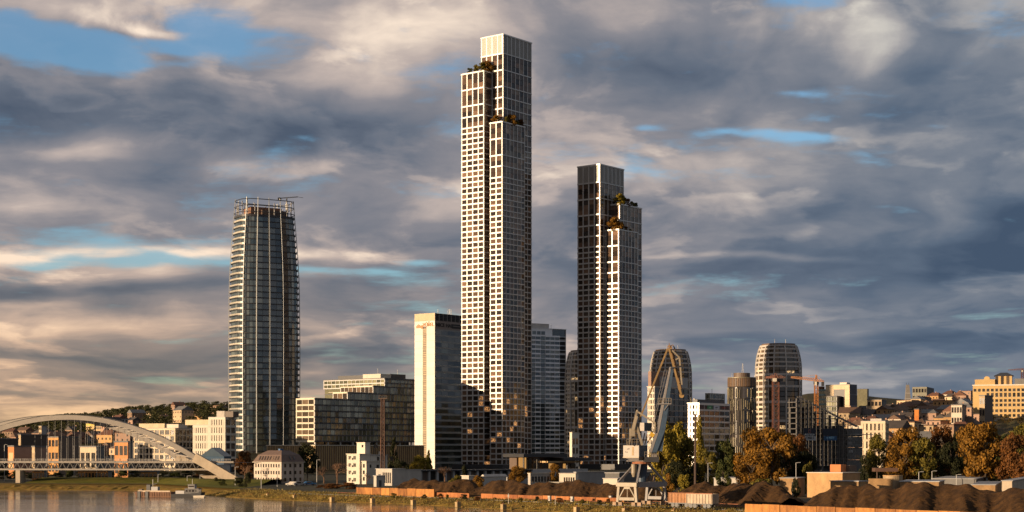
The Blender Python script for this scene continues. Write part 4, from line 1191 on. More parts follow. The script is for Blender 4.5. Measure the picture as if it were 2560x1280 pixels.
for i, dd in enumerate((0, 1.5)):
    T = thing('rail_track', 'steel rail laid along the quay, ' + ('river side' if i == 0 else 'wall side'), 'rail', (0, 0, 0)); mb = MB()
    o = offset(SH, 13 + dd * 7.4); mb.tube([(x, y, 2.06) for x, y in o if 250 < y < 470][::3], [.09] * len([1 for x, y in o if 250 < y < 470][::3]), 4); mb.build('rail', RUST, T)

# ---------------------------------------------------------------- moored barge and workboat
def boats():
    D = 500.0
    HB = mat('barge_hull', (.15, .07, .035), .75, var=.35, scale=.7, streak=.5)
    T = thing('cargo_barge', 'long rusty brown barge moored by the grassy bank', 'barge', (W(336, D), D, 0), R(-12))
    L = 11.6
    mb = MB(); mb.v = [(0.6, 0, -.4), (L, 0, -.4), (L, 4.2, -.4), (.6, 4.2, -.4), (0, -.1, 1.5), (L, -.1, 1.5), (L, 4.3, 1.5), (0, 4.3, 1.5)]
    mb.f = [(0, 3, 2, 1), (4, 5, 6, 7), (0, 1, 5, 4), (1, 2, 6, 5), (2, 3, 7, 6), (3, 0, 4, 7)]; mb.build('hull', HB, T)
    for i in range(14): bx('hull_rib', HB, T, .9 + i * .78, 1.02 + i * .78, -.2, -.08, .2, 1.45)
    for x in (1.1, 3.6): bx('spud_post', DARK, T, x, x + .9, -.3, -.11, -.3, 1.7)
    bx('coaming', WG2, T, 1.0, L - .3, .2, .3, 1.5, 1.9)
    bx('deck_machine', DARK, T, 3.4, 4.6, 1, 2.4, 1.5, 3.6); bx('deck_machine', GREYC, T, 4.9, 7.0, 1, 2.6, 1.5, 3.0); bx('deck_house', BROWNM, T, .9, 2.0, 1, 2.2, 1.5, 2.3)
    bar('mast', STEEL, T, (5.2, 1.6, 3), (5.2, 1.6, 5.2), .12); bar('boom_arm', DARK, T, (4.2, 1.6, 3.4), (6.6, 1.6, 4.0), .18)
    T = thing('workboat', 'dark workboat with a small white wheelhouse moored beside the barge', 'boat', (W(426, D - 4), D - 4, 0), R(-10))
    L = 9.6; mb = MB()
    mb.v = [(.2, .3, -.4), (L - .4, 0, -.4), (L - .4, 3.4, -.4), (.2, 3.1, -.4), (0, 0, .9), (L * .55, -.2, 1.0), (L, 0, 1.5), (L, 3.4, 1.5), (L * .55, 3.6, 1.0), (0, 3.4, .9)]
    mb.f = [(3, 2, 1, 0), (4, 5, 6, 7, 8, 9), (0, 1, 6, 5, 4), (1, 2, 7, 6), (2, 3, 9, 8, 7), (3, 0, 4, 9)]; mb.build('hull', mat('boat_black', (.02, .02, .022), .5), T)
    bx('cargo_cover', GREYC, T, 1.4, 4.1, .5, 2.6, 1.0, 1.9); bx('deckhouse', DARKC, T, 4.3, 8.6, .4, 3.0, 1.0, 2.6)
    for x in (4.6, 5.6, 6.6, 7.6): bx('window', G_DARK, T, x, x + .6, .36, .398, 1.6, 2.2)
    bx('wheelhouse', GREYC, T, 5.2, 7.2, .8, 2.6, 2.6, 3.7); bx('wheelhouse_window', G_DARK, T, 5.3, 7.1, .76, .798, 2.9, 3.5); bx('wheelhouse_roof', DARK, T, 5.0, 7.4, .6, 2.8, 3.7, 3.85)
    bar('mast', STEEL, T, (6.2, 1.7, 3.8), (6.2, 1.7, 5.4), .1)
    mb = MB()
    for i in range(6): mb.bar((8.0 + .28 * i, .05, 1.4), (8.0 + .28 * i, .05, 2.2), .05)
    mb.bar((7.9, .05, 2.2), (9.6, .05, 2.2), .05); mb.build('railing', STEEL, T)
    T = thing('rowing_boat', 'small pale open boat tied at the stern of the workboat', 'boat', (W(482, D - 7), D - 7, 0), R(-5)); mb = MB()
    mb.v = [(.2, .2, -.1), (3.2, .2, -.1), (3.2, 1.1, -.1), (.2, 1.1, -.1), (0, 0, .5), (3.6, 0, .6), (3.6, 1.3, .6), (0, 1.3, .5)]
    mb.f = [(3, 2, 1, 0), (0, 1, 5, 4), (1, 2, 6, 5), (2, 3, 7, 6), (3, 0, 4, 7)]; mb.build('hull', PALE, T); bx('thwart', BROWNM, T, 1.4, 1.7, .12, 1.2, .3, .36)
boats()

# ---------------------------------------------------------------- lattice masts, tower cranes, lamp posts
def lattice(parent, name, m, p0, h, w, step, th=.12, top_w=None):
    mb = MB(); tw = top_w or w; p0 = Vector(p0)
    def c(i, z): s_ = (w + (tw - w) * z / h) / 2; return p0 + Vector(((-s_, s_, s_, -s_)[i], (-s_, -s_, s_, s_)[i], z))
    for i in range(4): mb.bar(c(i, 0), c(i, h), th * 1.5)
    n = int(h / step)
    for k in range(n):
        for i in range(4): mb.bar(c(i, k * h / n), c((i + 1) % 4, (k + 1) * h / n), th); mb.bar(c(i, k * h / n), c((i + 1) % 4, k * h / n), th)
    return mb.build(name, m, parent)
def jib(parent, name, m, p, q, w, th=.1, n=10):
    mb = MB(); p, q = Vector(p), Vector(q); s_ = Vector((0, w / 2, 0)); u = Vector((0, 0, w))
    for a, b in ((p - s_, q - s_), (p + s_, q + s_), (p + u, q + u * .4)): mb.bar(a, b, th * 1.5)
    for i in range(n):
        f, g = i / n, (i + 1) / n; a, b = p.lerp(q, f), p.lerp(q, g)
        mb.bar(a - s_, a.lerp(b, .5) + u * (1 - .6 * f), th); mb.bar(a.lerp(b, .5) + u * (1 - .6 * f), b - s_, th); mb.bar(a + s_, b - s_, th)
    return mb.build(name, m, parent)
def tower_crane(label, px, D, py_top, jl, jr, jpy, m, w=1.8, base_z=2.0, mast_m=None, jib_up=0.0):
    T = thing('tower_crane', label, 'crane', (W(px, D), D, base_z)); h = Z(jpy, D) - base_z
    lattice(T, 'mast', mast_m or m, (0, 0, 0), h, w, w * 1.1, .16)
    ht = Z(py_top, D) - base_z
    lattice(T, 'tower_head', m, (0, 0, h), max(1, ht - h), w * .8, w, .12, top_w=.3)
    bx('slew_unit', DARK, T, -w * .7, w * .7, -w * .7, w * .7, h - 1.2, h - .1); bx('cab', PALE, T, -w * .6, -w * .0, -w * 1.2, -w * .72, h - 1.6, h - .2)
    a = W(jl[0], D) - W(px, D); b = W(jr[0], D) - W(px, D)
    jib(T, 'jib', m, (0, 0, h), (a, 4, Z(jl[1], D) - base_z), 1.1, .13, 14); jib(T, 'counter_jib', m, (0, 0, h), (b, -1.5, Z(jr[1], D) - base_z), 1.0, .13, 4)
    bx('counterweight', DARK, T, b - .9 if b > 0 else b, b if b > 0 else b + .9, -2.1, -.9, Z(jr[1], D) - base_z - 1.6, Z(jr[1], D) - base_z)
    bar('tie_rod', m, T, (0, 0, ht), (a * .55, 2, h + (Z(jl[1], D) - base_z - h) * .55 + 1), .1); bar('tie_rod', m, T, (0, 0, ht), (b * .8, -1.2, Z(jr[1], D) - base_z + .6), .1)
    return T
CRR = mat('crane_red_lead', (.12, .045, .028), .7, var=.25); CRO = mat('crane_orange', (.26, .10, .025), .6, var=.2)
tower_crane('rust-red tower crane in front of the barrel-topped tower', 1939, 700, 933, (1918, 944), (1962, 945), 945, CRR, 2.5)
tower_crane('orange tower crane rising from the sloped construction frame', 2040.5, 640, 937, (1982, 943), (2058, 955), 953, CRO, 1.25)
tower_crane('far red and white crane above the cream hotel roof', 2556, 1300, 921, (2524, 925), (2590, 924), 925, CRR, 1.6, 40)
def radio_mast():
    D = 566.0; T = thing('lattice_mast', 'dark rusty lattice mast with a lamp head above the white stepped house', 'mast', (W(957.5, D), D, 2)); h = Z(997, D) - 2
    lattice(T, 'mast', mat('mast_rust', (.09, .045, .03), .8, var=.3), (0, 0, 0), h, 1.25, 1.3, .2, 1.05)
    bx('head_platform', BROWNM, T, -1.5, 1.5, -.8, .8, h, h + .25)
    for x in (-1.1, -.3, .6, 1.2): box('floodlight', DARK, T, (x, -.6, h + .7), (.5, .4, .6))
    mb = MB(); mb.bar((-1.4, -.8, h + .2), (-1.4, -.8, h + 1.3), .08); mb.bar((1.4, -.8, h + .2), (1.4, -.8, h + 1.3), .08); mb.bar((-1.4, -.8, h + 1.2), (1.4, -.8, h + 1.2), .08); mb.build('railing', BROWNM, T)
    bx('ladder_box', RUST, T, -.9, -.66, -.2, .2, h * .35, h * .55)
radio_mast()
def lamp(label, px, D, py, base=2.0, r=.09, m=None, head=True):
    T = thing('lamp_post', label, 'lamp post', (W(px, D), D, base)); h = Z(py, D) - base
    mb = MB(); mb.tube([(0, 0, -.3), (0, 0, h)], [r * 1.4, r], 6); mb.build('pole', m or STEEL, T)
    if head: bar('arm', m or STEEL, T, (0, 0, h), (.7, 0, h + .1), r * 1.2); box('lamp_head', GREYC, T, (.9, 0, h + .08), (.6, .25, .12))
    else: box('lamp_head', m or STEEL, T, (0, 0, h + .15), (.5, .4, .3))
MASTB = mat('mast_brown', (.05, .03, .022), .8)
lamp('tall dark floodlight mast standing among the poplars', 1738, 440, 1038, r=.26, m=MASTB, head=False)
for i, (px, py, D) in enumerate(((11, 1112, 640), (117, 1092, 640), (185, 1115, 640), (242, 1116, 640), (278, 1118, 660))):
    lamp(f'slim grey lamp post behind the bridge deck, {ords[i]} counting from the picture edge', px, D, py)
for i, (px, py, D, l) in enumerate(((395, 1186, 600, 'slim pale lamp post on the grass below the bridge'), (468, 1190, 585, 'lamp post nearest the concrete bridge foot'), (500, 1187, 590, 'short lamp post between bridge foot and embankment path'), (588, 1168, 560, 'dark brown lamp post between bridge foot and white house'),
        (653, 1157, 520, 'slim lamp post in front of the lit wall of the white house'), (693, 1167, 545, 'shorter post close to the corner of the white house'), (792, 1150, 570, 'grey lamp post beside the bare brown tree'), (1990, 1157, 430, 'thin pole beside the tan concrete building'), (1770, 1158, 440, 'thin pole among the green trees by the crane'), (2297, 1180, 420, 'pale lamp post at the edge of the right-hand car park'), (2330, 1178, 420, 'second pale lamp post in the right-hand car park'), (2391, 1187, 430, 'curved lamp post below the dark tree gap'))):
    lamp(l, px, D, py, r=.07)
for i, (px, py, z0) in enumerate(((1271, 1236, 1.7), (1388, 1240, 1.8))):
    D = DG(1257 + i * 3, z0); T = thing('marker_post', ['white navigation marker post on the quay edge', 'thin pale pole standing on the quay apron'][i], 'post', (W(px, D), D, z0)); h = Z(py, D) - z0
    bar('pole', PALE, T, (0, 0, -.2), (0, 0, h), .10)
    if i == 0: box('marker_board', PALE, T, (0, -.06, h - .35), (.35, .06, .6)); box('marker_lamp', STEEL, T, (0, 0, h + .1), (.18, .18, .2))

for i, (px, py, l) in enumerate(((1374, 1252, 'white utility box on the quay apron before the long heap'), (1431, 1254, 'second white utility box on the quay nearer the crane'), (1527, 1252, 'tall grey utility box beside the crane track'))):
    D = DG(py, 2.0); T = thing('utility_box', l, 'box', (W(px, D), D, 2.0), qa)
    bx('cabinet', PALE, T, -.4, .4, -.25, .25, 0, 1.1); bx('lid', GREYC, T, -.45, .45, -.3, .3, 1.1, 1.18); bx('door', GREYC, T, -.34, .34, -.28, -.255, .1, 1.0)

# ---------------------------------------------------------------- foreground buildings
def windows(b, face, c, a0, a1, z0, z1, nx, nz, w, h, m, frame=None, out=.05, skip=None):
    for i in range(nx):
        for j in range(nz):
            if skip and skip(i, j): continue
            A = a0 + (a1 - a0) * (i + .5) / nx; Zc = z0 + (z1 - z0) * (j + .5) / nz
            if face == 'R':
                o = b.bx('window', m, A - w / 2, A + w / 2, c - out, c + .05, Zc - h / 2, Zc + h / 2)
                if frame: box('sill', frame, o, (0, -.6, -.52), (1.15, 1.2, .06))
            else:
                o = b.bx('window', m, c - out, c + .05, A - w / 2, A + w / 2, Zc - h / 2, Zc + h / 2)
                if frame: box('sill', frame, o, (-.6, 0, -.52), (1.2, 1.15, .06))
def flat_roof(b, m, x0, x1, y0, y1, z, t=.25, o=.25): return b.bx('roof', m, x0 - o, x1 + o, y0 - o, y1 + o, z, z + t)

def white_house():
    b = Bld('white_house', 'white three-storey house with a hipped mansard roof on the river bank', 'house', 703.5, 600)
    LV, RU = b.V(635), b.U(759); ez = b.H(1155); tz = b.H(1137); rz = b.H(1126)
    WH = mat('house_render', (.47, .40, .34), .85, var=.08, streak=.5)
    b.bx('wall', WH, 0, RU, 0, LV, 0, ez); b.bx('plinth', GREYC, -.1, RU + .1, -.1, LV + .1, -.3, .35)
    RF = mat('mansard_roof', (.10, .065, .05), .7, var=.2, scale=.8, streak=.3)
    mb = MB(); i1, i2 = 1.1, 3.6
    q = [(-.3, -.3), (RU + .3, -.3), (RU + .3, LV + .3), (-.3, LV + .3)]; r1 = [(i1, i1), (RU - i1, i1), (RU - i1, LV - i1), (i1, LV - i1)]; r2 = [(i2, i2), (RU - i2, i2), (RU - i2, LV - i2), (i2, LV - i2)]
    for ring_, z in ((q, ez), (r1, tz), (r2, rz)): mb.v += [(x, y, z) for x, y in ring_]
    for k in (0, 4):
        for j in range(4): mb.f.append((k + j, k + (j + 1) % 4, k + 4 + (j + 1) % 4, k + 4 + j))
    mb.f.append((8, 9, 10, 11)); rf = mb.build('roof', RF, b.T)
    b.bx('eaves', PALE, -.45, RU + .45, -.45, LV + .45, ez - .18, ez - .02)
    n = math.atan2(i1 + .3, tz - ez)
    for k in range(8):
        y = LV * (.14 + .095 * k); zc = (ez + tz) / 2; o = box('skylight', G_WARM, b.T, (.32, y, zc + .1), (.14, .55, 1.5), rot=(0, n, 0))
    for k in range(2): o = box('skylight', G_WARM, b.T, (RU * (.42 + .17 * k), .32, (ez + tz) / 2 + .1), (.55, .14, 1.5), rot=(-n, 0, 0))
    windows(b, 'L', 0, .6, LV - .4, .1, ez - .1, 10, 3, .62, 1.25, G_DARK, PALE)
    windows(b, 'R', 0, .6, RU - .4, .1, ez - .1, 4, 3, 1.0, 1.3, G_WARM, PALE)
    bar('drainpipe', DARK, b.T, (RU * .56, -.12, 0), (RU * .56, -.12, ez - .2), .14); b.bx('entrance_door', BROWNM, -.08, .05, 1.6, 2.6, 0, 2.1)
    b.bx('chimney', mat('blue_tarp', (.02, .09, .22), .6), RU * .5, RU * .5 + 1.6, LV * .45, LV * .45 + 1, rz, rz + .6)
white_house()

def stepped_house():
    b = Bld('stepped_house', 'white stepped modernist house with a rooftop block behind the orange wall', 'house', 899, 588)
    LV = b.V(867); WH = mat('modern_render', (.50, .45, .37), .85, var=.1, streak=.6)
    z1, z2, z3 = b.H(1136), b.H(1154), b.H(1107); RU = b.U(968); xm = b.U(917)
    b.bx('tall_block', WH, 0, 5.5, 0, LV, 0, z1); flat_roof(b, PALE, 0, 5.5, 0, LV, z1)
    yo = -2.5
    b.bx('middle_block', WH, .8, xm + 8, yo, -.01, 0, z2); flat_roof(b, PALE, .8, xm + 8, yo, -.01, z2)
    b.bx('rear_block', WH, 5.6, RU, -.0, LV, 0, z1 - .35); flat_roof(b, GREYC, 5.6, RU, 0, LV, z1 - .35)
    b.bx('roof_block', WH, 4.5, b.U(924) + 2, 1.6, LV - .6, z1 + .25, z3); flat_roof(b, PALE, 4.5, b.U(924) + 2, 1.6, LV - .6, z3, .2, .15)
    for k in range(4):
        for c0 in (.9, 3.2):
            for j in range(4): b.bx('window', G_DARK, -.05, .05, LV * .14 + c0 + j * .34, LV * .14 + c0 + j * .34 + .22, .9 + k * z1 / 4.05, .9 + k * z1 / 4.05 + 1.25)
        b.bx('balcony', PALE, -.5, -.01, LV * .14 + 2.45, LV * .14 + 3.0, .8 + k * z1 / 4.05, 1.5 + k * z1 / 4.05)
    for x, z, w, h, y in ((2.5, z2 - 2.2, .8, 1.2, yo), (6.0, z2 - 2.6, 1.3, 1.5, yo), (9.0, z1 - 2.4, 1.2, 1.5, 0), (12, z1 - 2.3, 1.3, 1.5, 0), (16, z1 - 2.4, 1.5, 1.6, 0), (9.5, z3 - 1.8, 1.5, 1.1, 1.6)): b.bx('window', G_DARK, x, x + w, y - .05, y + .05, z, z + h)
    for k in range(3): b.bx('window', G_DARK, .74, .85, yo + .8, yo + 1.6, 1.2 + k * 2.3, 2.5 + k * 2.3)
    b.bx('window', G_DARK, 4.44, 4.55, 2.4, 3.2, z3 - 1.6, z3 - .7); b.bx('roof_vent', PALE, 12, 13, 1, 2, z1 - .1, z1 + 1.0)
    bar('roof_pipe', DARK, b.T, (9.2, 1.5, z1), (9.2, 1.5, z3 - .4), .12)
stepped_house()

def shed(label, px, D, pl, pr, py, m, roof=None, name='shed', door=None, wins=None, ang=ER, cat='shed', pitch=0.0, z0=2.0, par=0.0):
    b = Bld(name, label, cat, px, D, ang=ang, z0=z0); LV, RU = max(1.2, b.V(pl)), max(1.2, b.U(pr)); h = b.H(py)
    b.bx('wall', m, 0, RU, 0, LV, -.3, h)
    if pitch:
        mb = MB(); mb.v = [(-.3, -.3, h), (RU + .3, -.3, h), (RU + .3, LV + .3, h), (-.3, LV + .3, h), (-.3, LV / 2, h + pitch), (RU + .3, LV / 2, h + pitch)]
        mb.f = [(0, 1, 5, 4), (3, 4, 5, 2), (0, 4, 3), (1, 2, 5), (0, 3, 2, 1)]; mb.build('roof', roof or GREYC, b.T)
    else: flat_roof(b, roof or GREYC, 0, RU, 0, LV, h, .18, .2)
    for f, c0, c1, z0_, z1_, n in (wins or ()):
        L_ = RU if f == 'R' else LV
        windows(b, f, 0, L_ * c0, L_ * c1, h * z0_, h * z1_, n, 1, L_ * (c1 - c0) / n * .62, h * (z1_ - z0_), G_DARK, PALE)
    for f, c0, c1, hh in (door or ()):
        L_ = RU if f == 'R' else LV
        if f == 'R': b.bx('door', DARK, L_ * c0, L_ * c1, -.06, .04, 0, h * hh)
        else: b.bx('door', DARK, -.06, .04, L_ * c0, L_ * c1, 0, h * hh)
    return b
SHW = mat('shed_white', (.42, .38, .33), .8, var=.15, streak=.6); SHT = mat('shed_tan', (.36, .215, .095), .85, var=.25, streak=.5, scale=.5)
shed('low white outbuilding with a glazed bay at the foot of the lattice mast', 980, 560, 940, 1012, 1173, SHW, wins=[('L', .05, .6, .15, .8, 5)], door=[('L', .7, .85, .7)])
shed('plain white garage block between the glazed outbuilding and the dark garages', 1012, 566, 1004, 1053, 1175, SHW)
shed('narrow white annex with balcony below the stepped house', 941, 545, 936, 962, 1190, SHW, door=[('R', .3, .6, .6)])
def garages():
    b = Bld('garage_row', 'long dark garage row with grey piers in front of the tallest tower', 'garage', 1053, 640, ang=R(34)); RU = b.U(1330); h = b.H(1176)
    b.bx('back_wall', DARKC, 0, RU, 3, 9, 0, h - .3); b.bx('roof', DARK, -.5, RU, -.6, 9.3, h - .3, h + .15)
    n = 14
    for i in range(n + 1): b.bx('pier', GREYC, i * RU / n - .4, i * RU / n + .5, 0, 2.99, 0, h - .31)
    for i in range(n): b.bx('garage_door', ROOM if i % 3 else BROWNM, i * RU / n + .52, (i + 1) * RU / n - .42, 1.2, 1.3, 0, h - .5)
garages()
shed('small white cottage among golden shrubs behind the coal heap', 1172, 520, 1154, 1190, 1190, SHW, roof=PALE, wins=[('L', .1, .9, .25, .75, 3)], door=[('R', .3, .6, .7)], name='cottage', cat='cottage')
shed('low grey-white shed with a shallow gable right of the cottage', 1212, 525, 1204, 1266, 1192, mat('shed_grey', (.40, .39, .37), .8, var=.12), pitch=.8, roof=SHW)
shed('long low grey wall shed below the dark pavilion', 1268, 545, 1262, 1325, 1194, GREYC)
shed('long white site cabin with a row of dark square windows', 1326, 540, 1320, 1384, 1184, SHW, roof=PALE, wins=[('R', .04, .96, .38, .78, 7)], name='site_cabin', cat='cabin', ang=R(34))
shed('white lit site cabin with three windows beside the grey wall', 1439, 520, 1398, 1446, 1184, PALE, roof=SHW, wins=[('L', .05, .75, .35, .75, 5)], name='site_cabin', cat='cabin', ang=R(78))
shed('long plain grey concrete hall between the site cabin and the crane', 1441, 530, 1439, 1516, 1181, GREYC, ang=R(34), name='hall', cat='hall')
shed('bright cream flat box building just behind the coal heap by the crane', 1543, 440, 1508, 1560, 1197, PALE, roof=SHW, ang=R(75), name='flat_building', cat='building')
shed('low dark shed roof behind the harbour crane portal', 1548, 500, 1513, 1630, 1183, DARKC, ang=R(62))
def pavilion():
    b = Bld('pavilion', 'dark flat-roofed pavilion with warm lit glazing between the two towers', 'pavilion', 1312, 760, ang=R(34)); RU = b.U(1462)
    z1, z2, z3 = b.H(1137), b.H(1143), b.H(1152)
    b.bx('back_wall', BROWNM, 1, RU, 8, 14, 0, z2); b.bx('upper_roof', DARK, -2, b.U(1412), -2, 15, z2, z1 + .4); b.bx('lower_roof', DARK, b.U(1400), RU + 2, -3, 15, z3, z3 + 1.3); b.bx('mid_floor', OCHRE, b.U(1368), b.U(1448), -.4, 8, b.H(1157), b.H(1153))
    LIT = bpy.data.materials.new('lit_glazing'); LIT.use_nodes = True; p = LIT.node_tree.nodes['Principled BSDF']; p.inputs['Base Color'].default_value = (.3, .17, .06, 1); p.inputs['Emission Color'].default_value = (1, .5, .14, 1); p.inputs['Emission Strength'].default_value = .30
    for x0, x1, y0, y1, m in ((1313, 1322, 1172, 1144, LIT), (1323, 1331, 1172, 1144, LIT), (1333, 1345, 1172, 1146, G_DARK), (1348, 1366, 1172, 1146, G_WARM), (1370, 1386, 1172, 1159, G_WARM), (1388, 1402, 1172, 1159, LIT), (1404, 1420, 1172, 1159, G_WARM), (1424, 1430, 1172, 1160, LIT), (1432, 1455, 1172, 1160, G_DARK)):
        b.bx('glazing', m, b.U(x0), b.U(x1), 5, 5.2, b.H(y0), b.H(y1))
    for x in (1312, 1346, 1421, 1452): b.bx('column', DARKC, b.U(x), b.U(x) + .5, 1, 1.5, 0, z3 if x > 1400 else z2)
    b.bx('terrace', GREYC, -1, RU + 1, -1, 8, 0, b.H(1173))
pavilion()
shed('small cream balcony house squeezed between the grey tower and the shorter gridded tower', 1430, 800, 1424, 1448, 1081, PALE, roof=CREAM, wins=[('R', .05, .9, .08 + .0, .2, 2), ('R', .05, .9, .28, .42, 2), ('R', .05, .9, .5, .64, 2), ('R', .05, .9, .72, .86, 2)], name='balcony_house', cat='house')
# parked vehicles in the yard
def van(label, px, D, m, rz, s_=1.0, tall=True):
    T = thing('parked_van' if tall else 'parked_car', label, 'van' if tall else 'car', (W(px, D), D, 2.02), rz)
    L, h = (5.0 * s_, 2.1 * s_) if tall else (4.2, 1.35)
    mb = MB(); mb.v = []
    prof_ = [(0, .35), (L, .35), (L, .95), (L * .93, 1.1), (L * .78, h), (L * .04, h), (0, h * .9)] if tall else [(0, .3), (L, .3), (L, .75), (L * .75, .85), (L * .62, h), (L * .22, h), (L * .05, .85), (0, .8)]
    k = len(prof_)
    for y in (0, 1.8): mb.v += [(x, y, z) for x, z in prof_]
    mb.f = [tuple(range(k)), tuple(range(2 * k - 1, k - 1, -1))] + [((i + 1) % k, i, k + i, k + (i + 1) % k) for i in range(k)]
    mb.build('body', m, T)
    for x in (L * .2, L * .8):
        for y in (-.03, 1.65):
            w = MB(); w.tube([(x, y, .33), (x, y + .18, .33)], [.33, .33], 12); o = w.build('wheel', DARK, T)
    bx('side_window', G_DARK, T, L * .55 if tall else L * .25, L * .76 if tall else L * .62, -.03, .01, h * .62, h * .9)
    bx('windscreen', G_DARK, T, L * .80, L * .83, .2, 1.6, h * .6, h * .85)
van('white delivery van parked before the long site cabin', 1360, 500, SHW, R(20)); van('cream truck with box body beside the site cabin', 1372, 502, PALE, R(10), 1.15)
van('small grey car parked beside the white house', 735, 560, GREYC, R(30), tall=False); van('white car parked behind the white house corner', 748, 563, SHW, R(160), tall=False); van('dark blue car under the blue cover by the white house', 760, 566, MATS['blue_tarp'], R(20), tall=False)
van('silver car in the car park under the orange trees', 2306, 425, STEEL, R(15), tall=False)

# right-hand concrete yard
b = shed('tall tan concrete building with a roof hut in front of the scaffolded frame', 2106, 418, 2018, 2150, 1183, SHT, roof=PALE, door=[('R', .35, .55, .5)], name='concrete_building', cat='building')
b.bx('roof_hut', mat('orange_brick', (.42, .15, .05), .85, var=.15), 7, 10, 4, 7, b.H(1182), b.H(1162)); b.bx('roof_hut', BROWNM, 10.01, 14, 3, 7, b.H(1182), b.H(1164))
b = shed('low tan annex with one pale door in front of the tan concrete building', 2146, 385, 2076, 2170, 1204, SHT, wins=[('L', .35, .5, .1, .6, 1)], name='concrete_annex', cat='building')
def tank():
    D = 402.0; T = thing('concrete_tank', 'round stained concrete tank with a flat-fronted wall beside the tan annex', 'tank', (W(2232, D), D, 2)); r = 2.3; h = Z(1190, D) - 2
    mb = MB(); mb.prism([(math.cos(t) * r, math.sin(t) * r) for t in [6.2832 * i / 28 for i in range(28)]], -.3, h); mb.build('drum', mat('stained_concrete', (.34, .25, .15), .9, var=.3, scale=.8, streak=.8), T)
    mb = MB(); mb.prism([(math.cos(t) * r * 1.03, math.sin(t) * r * 1.03) for t in [6.2832 * i / 28 for i in range(28)]], h, h + .2); mb.build('rim', SHT, T)
    bx('front_wall', SHT, T, -6.2, -.6, -2.4, -1.6, -.3, Z(1196, D) - 2); bx('wall_slot', DARK, T, -2.6, -2.3, -2.45, -2.39, 1.2, 2.0); bx('roof_canopy', mat('brown_roof', (.10, .05, .03), .8), T, -3.6, 2.0, 3, 6.5, h + 1.0, h + 1.9); bx('canopy_post', BROWNM, T, -3.2, -3.0, 3.2, 3.4, 0, h + 1)
tank()
for i, (p0, p1, D, py, l) in enumerate(((2250, 2347, 392, 1205, 'long low tan wall building right of the round tank'), (2430, 2488, 392, 1213, 'small tan parapet wall under the tall golden tree'))):
    b = shed(l, p1, D, p0, p1 + 14, py, SHT, ang=R(72), name='wall_building', cat='building')
shed('grey concrete panel store at the far right edge', 2530, 372, 2505, 2600, 1203, mat('panel_store', (.36, .29, .21), .9, var=.2, streak=.7), ang=R(68), name='panel_store', cat='building')
shed('long dark canopy in the car park under the trees', 2440, 430, 2330, 2470, 1198, DARKC, ang=R(70), name='canopy', cat='canopy')
shed('pale low garden wall building below the green trees', 1850, 445, 1785, 1880, 1196, mat('garden_wall', (.40, .37, .33), .9, var=.15), ang=R(72), name='wall_building', cat='building')
shed('tan steel-framed store under the big golden tree', 1992, 425, 1950, 2012, 1196, SHT, ang=R(70), name='framed_store', cat='building', door=[('L', .1, .3, .8)])

